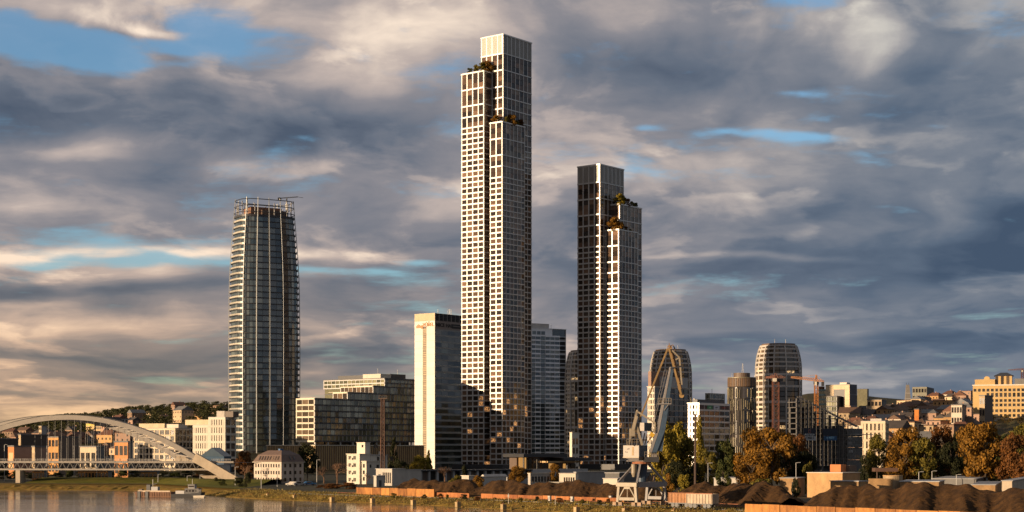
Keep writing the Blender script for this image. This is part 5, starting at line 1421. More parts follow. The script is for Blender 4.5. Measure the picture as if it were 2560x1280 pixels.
# ---------------------------------------------------------------- sloped construction frame with scaffolding and banners
def construction():
    b = Bld('construction_frame', 'dark sloped concrete frame under construction wrapped in scaffolding', 'building', 1992, 620, ang=R(34)); RU = b.U(2128); R2 = b.U(2166)
    zl, zr_ = b.H(993), b.H(1069); 
    def zt(x): return min(zl, zl + (zr_ - zl) * x / b.U(2146))
    CC = mat('frame_concrete', (.085, .08, .078), .9, var=.2); SC = mat('scaffold_tube', (.20, .18, .16), .45, var=.15, metal=.3)
    nf = 16; fh = zl / nf
    for i in range(nf):
        z = i * fh; xe = next((x for x in [k * .5 for k in range(int(RU * 2))][::-1] if zt(x) > z), 0)
        if xe > 1: b.bx('floor_slab', CC, 0, min(xe, RU), .3, 5, z, z + .3)
    for px in (1994, 2003, 2020, 2030, 2057, 2076, 2095, 2110):
        x = b.U(px)
        for y in (.4, 4.2): b.bx('column', CC, x, x + .7, y, y + .6, 0, zt(x) - .3)
    b.bx('core_wall', mat('grey_blockwork', (.10, .095, .09), .9, var=.15), 0, b.U(2040), 3.4, 4.1, 0, zt(b.U(2040)) - .5); b.bx('core_wall', DARKC, b.U(2040), RU, 3.5, 4.1, 0, zt(RU) - .5)
    for y in (-.2, .9): bar('sloped_rail', SC, b.T, (b.U(1997), y, zt(b.U(1997)) + .5), (b.U(2146), y, zt(b.U(2146)) + .5), .28)
    for i in range(15):
        x = b.U(2000 + i * 9.6); bar('scaffold_upright', SC, b.T, (x, -.6, 0 if i > 9 else 6), (x, -.6, zt(x) + 1.0), .12)
    for i in range(1, 27):
        z = i * 1.25; xe = next((x for x in [k * .5 for k in range(int(b.U(2128) * 2))][::-1] if zt(x) > z - .6), 0)
        if xe > 2: bar('scaffold_rail', SC, b.T, (0 if z > 8 and i % 2 else b.U(2096), -.62, z), (xe, -.62, z), .09)
    for i, px in enumerate((2100, 2111, 2118, 2125)):
        for y in (-.6, -1.5): bar('scaffold_upright', SC, b.T, (b.U(px), y, 0), (b.U(px), y, zt(b.U(px)) + 1.4), .12)
    for i in range(14):
        z = i * 1.55 + .8
        b.bx('scaffold_deck', SC, b.U(2100), b.U(2126), -1.5, -.64, z, z + .07)
        if i < 13: bar('scaffold_brace', SC, b.T, (b.U(2100 if i % 2 else 2111), -1.52, z), (b.U(2111 if i % 2 else 2100), -1.52, z + 1.55), .07)
    NV = mat('navy_banner', (.010, .014, .028), .7); 
    y = -.9
    b.bx('banner', NV, b.U(2004), b.U(2036), y, y + .05, b.H(1089.5), b.H(1070)); b.bx('banner', mat('grey_banner', (.34, .34, .34), .7), b.U(2004), b.U(2036), y - .003, y + .05, b.H(1101), b.H(1090.2)); b.bx('banner', mat('blue_banner', (.010, .06, .15), .6), b.U(2055), b.U(2088), y, y + .05, b.H(1101), b.H(1090)); b.bx('banner', NV, b.U(2054), b.U(2090), y, y + .05, b.H(1089.5), b.H(1071))
    xs = b.U(2019.5); zz = b.H(1078)
    b.bx('banner_emblem', mat('emblem_red', (.25, .10, .07), .7), xs - .65, xs + .65, y - .05, y - .01, zz - .65, zz + .65); b.bx('banner_emblem', NV, xs - .40, xs + .42, y - .09, y - .06, zz - .42, zz + .40)
    PW = mat('banner_print', (.4, .4, .4), .7)
    lettering('banner_text', 'INGSTEELUM', 1.0, PW, b.T, (b.U(2020), y - .04, b.H(1086.5)), FACE_R, .02, .85); lettering('banner_text', '=  FINAL 2', 1.1, MATS['black_sign'], b.T, (b.U(2020), y - .05, b.H(1095)), FACE_R, .02, .85); lettering('banner_text', 'm VISITY', 1.2, mat('banner_sky', (.25, .45, .6), .7), b.T, (b.U(2071.5), y - .05, b.H(1094.5)), FACE_R, .02, .9)
    for i, (za, zb_) in enumerate(((1118, 1090), (1150, 1118), (1090, 1069))): b.bx('side_block', DARKC, RU + .1, R2, 2 + i * .01, 12, b.H(za), b.H(zb_) - .1)
    b.bx('side_block', DARKC, RU + .1, R2, 2.04, 12, 0, b.H(1150) - .1)
    for px, py in ((2134, 1094), (2134, 1107), (2151, 1117), (2153, 1104), (2152, 1141), (2136, 1128)): b.bx('window', G_WARM if px > 2140 else GREYC, b.U(px - 5), b.U(px + 5), 1.9, 2.0, b.H(py + 4), b.H(py - 3))
    b.bx('floor_slab', SHW, RU, b.U(2190), 1.5, 6, b.H(1085.5), b.H(1084))
construction()

# ---------------------------------------------------------------- apartment blocks behind the bridge
def terrace_block(label, px, D, pl, pr, py, nL, nR, nf, m, gl=None, bh=.9, pw=.7, top_rec=None, ang=ER, bandm=None, z0=2.0, name='apartment_block', fl=None):
    b = Bld(name, label, 'building', px, D, ang=ang, z0=z0); LV, RU = max(2, b.V(pl)), max(2, b.U(pr)); h = b.H(py); b.corner = 0
    b.bx('core', ROOM, .42, RU, .42, LV, -.5, h - .1); lv = [h * i / nf for i in range(nf + 1)]
    b.facade('R', 0, 0, RU, lv, nR, gl or G_DARK, bandm or m, m, bh=bh, bo=.1, pw=pw, po=.03); b.facade('L', 0, 0, LV, lv, nL, gl or G_DARK, bandm or m, m, bh=bh, bo=.1, pw=pw, po=.03)
    b.bx('roof', GREYC, .0, RU, .0, LV, h + bh / 2 + .01, h + bh / 2 + .25)
    b.finish(300); return b
SAND = mat('sand_render', (.55, .44, .31), .85, var=.1, streak=.4); MAUVE = mat('mauve_render', (.36, .29, .26), .85, var=.1)
b = terrace_block('sand-coloured balcony block behind the bridge deck with a cream roof box', 438, 880, 334, 484, 1073, 8, 5, 7, SAND, ang=R(66))
b.bx('roof_storey', CREAM, 4, 12, b.V(400), b.V(336), b.H(1073) + .8, b.H(1058)); b.bx('roof_storey', PALE, 5, 13, b.V(432), b.V(402), b.H(1073) + .8, b.H(1060))
b = terrace_block('white stepped office block left of the rounded tower, lower wing', 521, 860, 482, 560, 1066, 7, 4, 6, PALE, bh=1.3, pw=.8, ang=R(70), name='office_building')
b.bx('roof_storey', CREAM, 2, 14, b.V(521), b.V(458), b.H(1066) + .8, b.H(1049))
b = terrace_block('white office block beside the rounded tower with tall windows', 563, 850, 521, 590, 1046, 7, 2, 7, PALE, bh=1.1, pw=.9, ang=R(70), name='office_building')
b.bx('roof_box', SHW, 3, 9, b.V(554), b.V(534), b.H(1046) + .7, b.H(1027)); b.bx('roof_box', BROWNM, 3.2, 9, b.V(575), b.V(554.3), b.H(1046) + .7, b.H(1028))
shed('glass-roofed blue hall at the foot of the rounded tower', 560, 760, 502, 578, 1141, mat('hall_blue', (.03, .06, .10), .5), roof=mat('hall_roof', (.05, .075, .10), .35), pitch=4, ang=R(30), name='hall', cat='hall')
shed('pale-fronted low house under the blue hall', 545, 700, 528, 575, 1163, SHW, ang=R(60), name='low_house', cat='house')

# ---------------------------------------------------------------- hills
def interp(tab, x):
    if x <= tab[0][0]: return tab[0][1]
    for (a, va), (b, vb) in zip(tab, tab[1:]):
        if x <= b: return va + (vb - va) * (x - a) / (b - a)
    return tab[-1][1]
def sstep(t): t = max(0, min(1, t)); return t * t * (3 - 2 * t)
RIDGE_L = [(-500, 1092), (0, 1080), (60, 1072), (110, 1066), (160, 1060), (230, 1054), (300, 1044), (360, 1040), (420, 1036), (470, 1032), (540, 1030), (640, 1034), (760, 1060), (900, 1100)]
def hill_l(px, D):
    zr = Z(interp(RIDGE_L, px), 2200)
    return 2 + (zr - 2) * (.35 * sstep((D - 820) / 500) + .65 * sstep((D - 1000) / 1200)) - max(0, D - 2200) * .05
RS = [(1900, .3), (2040, .62), (2170, .80), (2300, .95), (2450, 1.1), (2700, 1.3)]
RD = [(640, 2), (760, 6), (900, 19), (1200, 37), (1500, 52), (1800, 58), (2600, 40)]
def hill_r(px, D): return 2 + (interp(RD, D) - 2) * interp(RS, px)
HILLM = two_tone('hill_scrub', (.030, .034, .012), (.060, .052, .020), (.075, .050, .026), .03)
def hill(name, fn, px0, px1, n, Ds):
    mb = MB(); r = random.Random(5)
    for D in Ds:
        for i in range(n + 1):
            px = px0 + (px1 - px0) * i / n; mb.v.append((W(px, D), D, fn(px, D) + r.gauss(0, .5) * (D > Ds[1])))
    k = n + 1; mb.f = [(a * k + i, a * k + i + 1, (a + 1) * k + i + 1, (a + 1) * k + i) for a in range(len(Ds) - 1) for i in range(n)]
    return tag(mb.build(name, HILLM), kind='structure')
hill('hill', hill_l, -500, 900, 60, [815] + list(range(860, 2700, 60)))
hill('hill', hill_r, 1900, 2760, 50, [638] + list(range(670, 2650, 50)))
FAR = [(1700, 1120), (1850, 1060), (1960, 1000), (2010, 986), (2060, 983), (2150, 990), (2260, 1000), (2400, 1010), (2700, 1020)]
hill('hill', lambda px, D: 2 + (Z(interp(FAR, px), 4600) - 2) * sstep((D - 2900) / 1700), 1700, 2760, 50, list(range(2900, 5400, 200)))

# ---------------------------------------------------------------- small houses on the slopes
WALLS = [('cream', mat('house_cream', (.42, .31, .19), .85, var=.2)), ('white', mat('house_white_wash', (.50, .43, .34), .85, var=.1)), ('ochre', mat('house_ochre', (.38, .22, .09), .85, var=.2)), ('pink', mat('house_pink', (.32, .20, .14), .85, var=.12)), ('grey', mat('house_grey', (.30, .28, .26), .85, var=.12)), ('brown', mat('house_brown', (.22, .14, .09), .85, var=.15))]
ROOFS = [('dark', mat('roof_dark', (.045, .035, .03), .8, var=.25)), ('rust', mat('roof_rust', (.11, .045, .024), .8, var=.25)), ('brown', mat('roof_brown', (.09, .05, .03), .8, var=.25)), ('grey', mat('roof_grey', (.14, .135, .13), .7, var=.2))]
def house(label, px, D, zb, w, l, h, rf, wall_m, roof_m, ang, rnd, grp, name='hill_house', win=True):
    T = thing(name, label, 'house', (W(px, D), D, zb), ang, grp)
    bx('wall', wall_m, T, 0, w, 0, l, -6, h)
    if rf == 'flat': bx('roof', roof_m, T, -.3, w + .3, -.3, l + .3, h, h + .5)
    else:
        rh = min(w, l) * .33; mb = MB(); i = min(w, l) * .35 if rf == 'hip' else 0
        if w > l: a, b_ = (i - .3, l / 2, h + rh), (w - i + .3, l / 2, h + rh); F_ = [(0, 1, 5, 4), (2, 3, 4, 5), (3, 0, 4), (1, 2, 5)]
        else: a, b_ = (w / 2, i - .3, h + rh), (w / 2, l - i + .3, h + rh); F_ = [(0, 1, 4), (1, 2, 5, 4), (2, 3, 5), (3, 0, 4, 5)]
        mb.v = [(-.4, -.4, h), (w + .4, -.4, h), (w + .4, l + .4, h), (-.4, l + .4, h), a, b_]; mb.f = F_ + [(3, 2, 1, 0)]
        rr = mb.build('roof', roof_m, T); bx('chimney', WALLS[3][1], rr, w * .6, w * .6 + .8, l * .5, l * .5 + .8, h + rh * .3, h + rh + .9)
    if win:
        nf = max(1, int(h / 3.1)); me = cube(G_DARK)
        for f in range(nf):
            z = (f + .55) * h / nf
            for k in range(max(2, int(l / 3))):
                if rnd.random() < .9: link('window', me, T, (-.02, (k + .5) * l / max(2, int(l / 3)), z), (0, 0, 0), (.12, 1.1, 1.5))
            for k in range(max(2, int(w / 3))):
                if rnd.random() < .9: link('window', me, T, ((k + .5) * w / max(2, int(w / 3)), -.02, z), (0, 0, 0), (1.1, .12, 1.5))
    return T
NUM = ['first', 'second', 'third', 'fourth', 'fifth', 'sixth', 'seventh', 'eighth', 'ninth', 'tenth', 'eleventh', 'twelfth', 'thirteenth', 'fourteenth', 'fifteenth', 'sixteenth', 'seventeenth', 'eighteenth', 'nineteenth', 'twentieth']
def slope_houses(rows_, fn, side, grp, seed, avoid=(), walls=None):
    rnd = random.Random(seed)
    for ri, (D, px0, px1, step) in enumerate(rows_):
        px = px0; i = 0
        while px < px1 and i < 20:
            d = D + rnd.uniform(-35, 35); w, l = rnd.uniform(8, 15), rnd.uniform(8, 16); h = rnd.choice((6, 6.5, 9, 9.5, 12))
            wn, wm = rnd.choice(walls or (WALLS[:4] + WALLS[:2] + WALLS)); rn, rm = rnd.choice(ROOFS[:3] + ROOFS); rf = rnd.choice(('gable', 'hip', 'gable', 'flat'))
            if not any(a < px < b and (D0 < d < D1) for a, b, D0, D1 in avoid):
                st = {6: 'two', 6.5: 'two', 9: 'three', 9.5: 'three', 12: 'four'}[h]
                house(f'{wn} {st}-storey house, {rn} {rf} roof, row {NUM[ri]} up the {side} slope, {NUM[i]} along', px, d, fn(px, d) - .5, w, l, h, rf, wm, rm, ER + rnd.uniform(-.35, .35), rnd, grp)
            px += step * rnd.uniform(.75, 1.3); i += 1
slope_houses([(800, 2190, 2430, 46), (880, 2170, 2440, 42), (960, 2160, 2450, 36), (1060, 2150, 2460, 32), (1170, 2150, 2450, 30), (1300, 2150, 2440, 28), (1440, 2140, 2430, 27), (1560, 2150, 2430, 30)], hill_r, 'right-hand', 'houses stacked on the right-hand hillside', 21)
slope_houses([(900, -10, 330, 42), (1020, -10, 335, 40), (1160, -5, 340, 38), (1320, 0, 345, 36), (1520, 330, 560, 60), (1760, 380, 570, 70)], hill_l, 'left-hand', 'houses on the left-hand hillside', 22, avoid=[(110, 210, 600, 950), (200, 260, 1200, 1500)], walls=[WALLS[i] for i in (0, 4, 5, 5, 3, 4, 5, 2)])

# ---------------------------------------------------------------- larger buildings of the two hillsides
HOTEL = mat('hotel_cream', (.44, .295, .125), .85, var=.08)
def hotel():
    D = 1060.0; b = Bld('hotel', 'large cream hotel with seven rows of windows at the right edge', 'building', 2640, D, ang=R(72), z0=hill_r(2500, D) - 8)
    LV = b.V(2432); top = b.H(966, 1085); RU = 24
    b.bx('wall', HOTEL, 0, RU, 0, LV, 0, top); b.bx('cornice', PALE, -.4, RU, -.4, LV + .3, top - .05, top + .7)
    n = 19; z = top - 1.6
    zl = [b.H(y, 1085) for y in (977, 989, 1003, 1014, 1028, 1040)]
    for j, zc in enumerate(zl):
        for i in range(n):
            y = LV * (i + .5) / n
            if LV - y < 9 and j > 0: continue
            h = 2.6 if j == 1 else 1.8
            o = b.bx('window', G_DARK, -.06, .1, y - .85, y + .85, zc - h / 2, zc + h / 2)
            box('sill', PALE, o, (-.8, 0, -.54), (1.6, 1.2, .06))
    b.bx('arcade_band', PALE, -.3, -.01, 0, LV, b.H(1049, 1085), b.H(1047, 1085))
    for i in range(16):
        y = LV * (i + .3) / 16; b.bx('shopfront', (G_BLUE, PALE, G_WARM, PALE)[i % 4], -.12, .1, y, y + LV / 20, b.H(1064, 1085), b.H(1050, 1085))
    y0, y1 = b.V(2475), b.V(2437)
    b.bx('attic', HOTEL, 1, 12, y0 - 3, y1, top + .7, b.H(951, 1090)); mb = MB(); k = 12
    yc = b.V(2467); r_ = 1.9 * 1.0
    mb.v = [(x, yc + r_ * math.cos(math.pi * i / k), b.H(951, 1090) + 2.0 * math.sin(math.pi * i / k)) for x in (1.2, 10) for i in range(k + 1)]
    mb.f = [(i, i + 1, k + 2 + i, k + 1 + i) for i in range(k)] + [tuple(range(k + 1))]; mb.build('vault', HOTEL, b.T)
    ya, yb = b.V(2530), b.V(2488)
    for i in range(6): b.bx('penthouse_pane', G_WARM if i % 2 else HOTEL, 2.9, 3.0, ya + (yb - ya) * i / 6 + .1, ya + (yb - ya) * (i + 1) / 6 - .1, top + .7, b.H(943, 1088))
    b.bx('penthouse', BROWNM, 3.01, 14, ya, yb, top + .7, b.H(942, 1088)); mb = MB()
    za = b.H(942, 1088); mb.v = [(2, ya - 1, za), (2, yb + 1, za), (15, yb + 1, za), (15, ya - 1, za), (7, (ya + yb) / 2 - 2, za + 2.2), (7, (ya + yb) / 2 + 2, za + 2.2)]
    mb.f = [(0, 4, 5, 1), (1, 5, 2), (2, 5, 4, 3), (3, 4, 0), (0, 1, 2, 3)]; mb.build('penthouse_roof', DARK, b.T)
    b.bx('roof_unit', DARKC, 4, 12, b.V(2560), b.V(2536), top + .7, top + 4.5); b.bx('roof_unit', DARKC, 6, 14, y0 - 6, y0 - 3.2, top + .7, top + 5)
hotel()
def slab(label, px, D, pl, pr, py, m, mR, rows_, cols, z0, gl=None, name='distant_block', ang=ER):
    b = Bld(name, label, 'building', px, D, ang=ang, z0=z0); LV, RU = max(2, b.V(pl)), max(2, b.U(pr)); h = b.H(py)
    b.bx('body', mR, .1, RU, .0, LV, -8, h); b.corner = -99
    b.bx('lit_wall', m, 0, .09, .02, LV, -8, h)  # sunlit side put into a brighter colour than the shaded body
    for j in range(rows_):
        zc = h * (j + .55) / rows_
        for i in range(cols):
            y = LV * (i + .5) / cols; b.bx('window', gl or G_DARK, -.06, -.005, y - LV / cols * .36, y + LV / cols * .36, zc - h / rows_ * .26, zc + h / rows_ * .26)
    b.bx('roof', DARKC, -.2, RU + .2, -.2, LV + .2, h, h + .6)
    return b
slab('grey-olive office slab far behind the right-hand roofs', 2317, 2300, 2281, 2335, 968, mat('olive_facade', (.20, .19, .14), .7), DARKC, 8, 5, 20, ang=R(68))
slab('dark olive glass block beside the cream slab', 2168, 2100, 2143, 2172, 973, mat('mottled_olive_facade', (.13, .12, .07), .8, var=.3, scale=.06), DARK, 1, 1, 10, gl=mat('mottled_olive_panel', (.12, .11, .06), .8, var=.4, scale=.08), ang=R(70))  # olive facade and panel, tone mottled by noise
def spire():
    D = 2250.0; T = thing('tapered_tower', 'tapered dark tower with a pointed top among far right roofs', 'tower', (W(2269, D), D, 30)); h = Z(962, D) - 30; mb = MB()
    mb.v = [(-7, -5, 0), (9, -5, 0), (9, 6, 0), (-7, 6, 0), (-2, -1, h), (2, -1, h), (2, 1, h), (-2, 1, h)]; mb.f = [(0, 1, 5, 4), (1, 2, 6, 5), (2, 3, 7, 6), (3, 0, 4, 7), (4, 5, 6, 7)]
    mb.build('shaft', mat('slate_shaft', (.16, .145, .13), .6), T)
    for i in range(9):
        f = i / 9.5; mb = MB(); s_ = 1 - f * .72; mb.bar((-7.05 * s_, -5.05 * (1 - f * .8) - .1, h * f), (8.6 * (1 - f * .77), -5.05 * (1 - f * .8) - .1, h * f), .3, .6); mb.build('floor_band', GREYC, T)
    for x in (-1.5, 1.5): bar('mast', DARK, T, (x, 0, h), (x, 0, h + 3), .3)
spire()
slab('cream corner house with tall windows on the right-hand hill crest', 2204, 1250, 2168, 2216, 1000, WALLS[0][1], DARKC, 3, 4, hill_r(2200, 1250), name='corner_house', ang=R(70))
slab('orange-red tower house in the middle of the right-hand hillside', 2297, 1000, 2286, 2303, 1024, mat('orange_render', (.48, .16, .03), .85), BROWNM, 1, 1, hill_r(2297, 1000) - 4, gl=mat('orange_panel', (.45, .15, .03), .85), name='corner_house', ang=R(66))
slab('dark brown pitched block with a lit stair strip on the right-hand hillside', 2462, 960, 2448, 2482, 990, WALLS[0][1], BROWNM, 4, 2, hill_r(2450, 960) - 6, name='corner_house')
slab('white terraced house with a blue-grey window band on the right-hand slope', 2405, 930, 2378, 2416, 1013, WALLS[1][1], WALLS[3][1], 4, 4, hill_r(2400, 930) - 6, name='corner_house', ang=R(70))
b = terrace_block('tan grid-fronted apartment block above the scaffolding', 2213, 770, 2152, 2222, 1056, 6, 3, 5, SAND, ang=R(72), z0=6, bh=1.0, pw=1.1)
b.bx('roof_dome', SHW, 3, 9, 2, 7, b.H(1056) + .8, b.H(1046))
# left-hand district
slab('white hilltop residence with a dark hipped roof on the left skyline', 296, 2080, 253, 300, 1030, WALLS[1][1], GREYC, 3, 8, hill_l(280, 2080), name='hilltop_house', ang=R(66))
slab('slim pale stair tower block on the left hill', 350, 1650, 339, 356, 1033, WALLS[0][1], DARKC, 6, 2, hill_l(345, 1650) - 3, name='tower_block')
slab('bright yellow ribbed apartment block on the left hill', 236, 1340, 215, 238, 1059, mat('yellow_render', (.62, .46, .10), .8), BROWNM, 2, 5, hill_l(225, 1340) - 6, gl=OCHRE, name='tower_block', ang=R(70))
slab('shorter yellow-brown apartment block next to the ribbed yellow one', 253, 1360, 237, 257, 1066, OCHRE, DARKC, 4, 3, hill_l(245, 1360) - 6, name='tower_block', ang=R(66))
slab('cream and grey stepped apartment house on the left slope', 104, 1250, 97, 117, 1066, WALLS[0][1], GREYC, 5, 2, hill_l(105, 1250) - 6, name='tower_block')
slab('brown warehouse with a sunlit orange end wall behind the bridge', 146, 790, 120, 201, 1094, mat('brick_sunlit', (.50, .25, .08), .85, var=.2), mat('warehouse_brown', (.14, .10, .075), .85, var=.15), 3, 3, 2, name='warehouse')  # brown building, orange sunlight put into the end wall colour
slab('long dark hall with a sunlit cream gable end behind the bridge deck', 52, 850, 47, 122, 1088, WALLS[0][1], mat('hall_umber', (.07, .055, .045), .85), 1, 1, 2, gl=WALLS[0][1], name='hall')
slab('low brick depot with tall dark windows and an orange end wall', 35, 720, 20, 83, 1117, mat('depot_orange', (.50, .20, .07), .85), WALLS[3][1], 1, 1, 2, gl=OCHRE, name='depot')
slab('pale arcaded shop building with green hoarding behind the bridge deck', 87, 715, 83, 120, 1118, WALLS[0][1], WALLS[3][1], 1, 1, 2, gl=WALLS[0][1], name='depot')
slab('sunlit orange-fronted house with dark bays right of the warehouse', 320, 700, 286, 334, 1106, mat('front_sunlit', (.46, .20, .07), .85), DARKC, 2, 3, 2, name='bay_house', ang=R(64))
slab('grey shed-roofed works building behind the bridge centre', 240, 760, 200, 262, 1118, mat('works_cream', (.40, .32, .22), .85), DARKC, 1, 3, 2, name='works')
slab('low dark flat building at the left picture edge behind the bridge', -20, 800, -60, 46, 1098, WALLS[4][1], mat('edge_dark', (.06, .05, .045), .85), 2, 4, 2, name='works')
slab('small dark kiosk row under the bridge with orange fronts', 270, 640, 195, 280, 1178, mat('kiosk_orange', (.50, .22, .06), .85), DARKC, 1, 9, 2, name='kiosk', ang=R(80))
slab('orange-lit kiosk under the left end of the bridge deck', 110, 645, 80, 118, 1178, MATS['kiosk_orange'], DARKC, 1, 4, 2, name='kiosk', ang=R(80))
slab('low brick store under the bridge deck near its concrete foot', 392, 640, 352, 398, 1180, MATS['brick_sunlit'], DARKC, 1, 4, 2, name='kiosk', ang=R(80))

# ---------------------------------------------------------------- trees
def leaf_mat(name, a, b):
    m = bpy.data.materials.new(name); m.use_nodes = True; nt = m.node_tree; S.nt = nt
    p = nt.nodes['Principled BSDF']; p.inputs['Roughness'].default_value = .75; p.inputs['Specular IOR Level'].default_value = .2
    g = nt.nodes.new('ShaderNodeNewGeometry'); sp = nt.nodes.new('ShaderNodeSeparateXYZ'); nt.links.new(g.outputs['Position'], sp.inputs[0])
    x, y, z = (S(sp.outputs[i]) for i in range(3))
    f = noise3(x, y, z, .28, 3, .6); t = S.m('ADD', (f - .5) * 1.8 + (S(g.outputs['Random Per Island']) - .5) * .9, .5, clamp=True)
    c = mixc(t, a, b); nt.links.new(c.s, p.inputs['Base Color'])
    tr = nt.nodes.new('ShaderNodeBsdfTranslucent'); nt.links.new(c.s, tr.inputs['Color']); mx = nt.nodes.new('ShaderNodeMixShader'); mx.inputs[0].default_value = .28
    nt.links.new(p.outputs[0], mx.inputs[1]); nt.links.new(tr.outputs[0], mx.inputs[2]); nt.links.new(mx.outputs[0], nt.nodes['Material Output'].inputs[0])
    return m
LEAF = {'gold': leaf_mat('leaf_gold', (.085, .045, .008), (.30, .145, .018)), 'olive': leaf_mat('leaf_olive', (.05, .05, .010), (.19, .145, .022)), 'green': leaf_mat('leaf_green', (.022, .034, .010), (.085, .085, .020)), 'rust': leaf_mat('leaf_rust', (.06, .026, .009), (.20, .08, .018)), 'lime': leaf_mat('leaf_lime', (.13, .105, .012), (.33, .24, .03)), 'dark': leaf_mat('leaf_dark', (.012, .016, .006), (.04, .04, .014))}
BARK = mat('bark', (.07, .05, .035), .95, var=.3, scale=1.5)
TWIG = mat('twig', (.16, .085, .045), .9, var=.3, scale=.8)
def crown_mesh(kind, seed, n, leaf=.05):
    """Leaf faces in a unit tree: height 1, width about 1 for broad trees."""
    r = random.Random(seed); v = []; f = []
    clumps = []
    if kind == 'broad':
        for _ in range(26):
            a = r.uniform(0, 6.28); z = r.uniform(.26, .92); rr = math.sin((z - .12) / .86 * math.pi) ** .7 * .40 * r.uniform(.35, 1.0)
            clumps.append((rr * math.cos(a), rr * math.sin(a), z, r.uniform(.085, .16)))
    elif kind == 'poplar':
        for _ in range(22):
            a = r.uniform(0, 6.28); z = r.uniform(.12, .97); rr = .30 * min(1, (1.02 - z) * 2.2) * r.uniform(.1, 1)
            clumps.append((rr * math.cos(a), rr * math.sin(a), z, r.uniform(.06, .12)))
    elif kind == 'bush':
        for _ in range(16):
            a = r.uniform(0, 6.28); z = r.uniform(.1, .85); rr = .45 * (1 - z * .55) * r.uniform(.1, 1)
            clumps.append((rr * math.cos(a), rr * math.sin(a), z, r.uniform(.12, .2)))
    elif kind == 'conifer':
        for i in range(26):
            z = .1 + .88 * i / 26; a = r.uniform(0, 6.28); rr = .30 * (1 - z) * r.uniform(.4, 1)
            clumps.append((rr * math.cos(a), rr * math.sin(a), z, .05 + .10 * (1 - z)))
    tot = sum(c[3] ** 2 for c in clumps)
    for cx, cy, cz, cr in clumps:
        for _ in range(int(n * cr ** 2 / tot)):
            while True:
                p = Vector((r.uniform(-1, 1), r.uniform(-1, 1), r.uniform(-1, 1)))
                if .25 < p.length < 1: break
            p = p.normalized() * p.length ** .45
            vz = .8 if kind not in ('poplar',) else 1.5
            q = Vector((cx, cy, cz)) + Vector((p.x * cr, p.y * cr, p.z * cr * vz)); q += Vector((r.gauss(0, .012), r.gauss(0, .012), r.gauss(0, .012)))
            s_ = leaf * r.uniform(.5, 1.2) * (.5 if kind == 'poplar' else .55)
            nrm = (p + Vector((r.gauss(0, .6), r.gauss(0, .6), r.gauss(0, .6)))).normalized(); a = nrm.cross(Vector((r.gauss(0, 1), r.gauss(0, 1), r.gauss(0, 1)))).normalized() * s_; b = nrm.cross(a).normalized() * s_ * .7
            k = len(v); v += [tuple(q - a), tuple(q - b), tuple(q + a), tuple(q + b)]; f.append((k, k + 1, k + 2, k + 3))
    return v, f
def trunk_mesh(kind, seed):
    r = random.Random(seed + 50); mb = MB(); top = .8 if kind != 'poplar' else .92
    pts = [Vector((r.gauss(0, .008) * i, r.gauss(0, .008) * i, top * i / 6 - .02)) for i in range(7)]
    mb.tube(pts, [.024 * (1 - .85 * i / 6) for i in range(7)], 7)
    for i in range(9 if kind != 'bush' else 4):
        z = r.uniform(.22, .7); a = r.uniform(0, 6.28); L = r.uniform(.15, .32) * (.5 if kind == 'poplar' else 1)
        p = Vector((0, 0, z)); q = p + Vector((math.cos(a) * L, math.sin(a) * L, L * .9)); mb.tube([p, (p + q) / 2 + Vector((0, 0, .02)), q], [.011, .007, .003], 5)
    return mb
def bare_mesh(seed):
    r = random.Random(seed); mb = MB()
    def grow(p, d, L, rad, lev):
        q = p + d * L; mb.tube([p, q], [rad, rad * .62], 5 if lev < 2 else 3, cap=False)
        if lev >= 6: return
        for _ in range(3 if lev < 3 else 3):
            dd = (d + Vector((r.gauss(0, .48), r.gauss(0, .48), r.gauss(.12, .3)))).normalized(); grow(q - d * L * r.uniform(0, .35), dd, L * r.uniform(.62, .82), rad * .58, lev + 1)
    grow(Vector((0, 0, -.02)), Vector((0, 0, 1)), .25, .028, 0)
    return mb
_crowns = {}
def tree(label, px, D, py_top, wpx, kind, col, seed=0, z0=2.0, name=None, cat='tree', group=None, n=5200, trunk=True):
    T = thing(name or {'broad': 'broadleaf_tree', 'poplar': 'poplar_tree', 'bush': 'shrub', 'conifer': 'conifer_tree', 'bare': 'bare_tree'}[kind], label, cat, (W(px, D), D, z0), seed * 1.7, group)
    h = Z(py_top, D) - z0; w = wpx / F * D
    base_w = {'broad': .86, 'poplar': .62, 'bush': 1.0, 'conifer': .6, 'bare': .85}[kind]
    sx = w / base_w
    if kind == 'bare':
        key = ('bare', seed % 3)
        if key not in _crowns: _crowns[key] = bare_mesh(seed % 3 + 7).mesh('branches', TWIG)
        link('branches', _crowns[key], T, (0, 0, 0), (0, 0, 0), (sx, sx, h)); return T
    key = (kind, seed % 4, col, n)
    if key not in _crowns:
        v, f = crown_mesh(kind, seed % 4 + 1, n, .05 if n > 3000 else .075); me = bpy.data.meshes.new('crown'); me.from_pydata(v, [], f); me.materials.append(LEAF[col]); _crowns[key] = me
        _crowns[('t',) + key] = trunk_mesh(kind, seed % 4).mesh('trunk', BARK)
    link('crown', _crowns[key], T, (0, 0, 0), (0, 0, 0), (sx, sx, h)); link('trunk', _crowns[('t',) + key], T, (0, 0, 0), (0, 0, 0), (max(sx, h * .4), max(sx, h * .4), h))
    return T
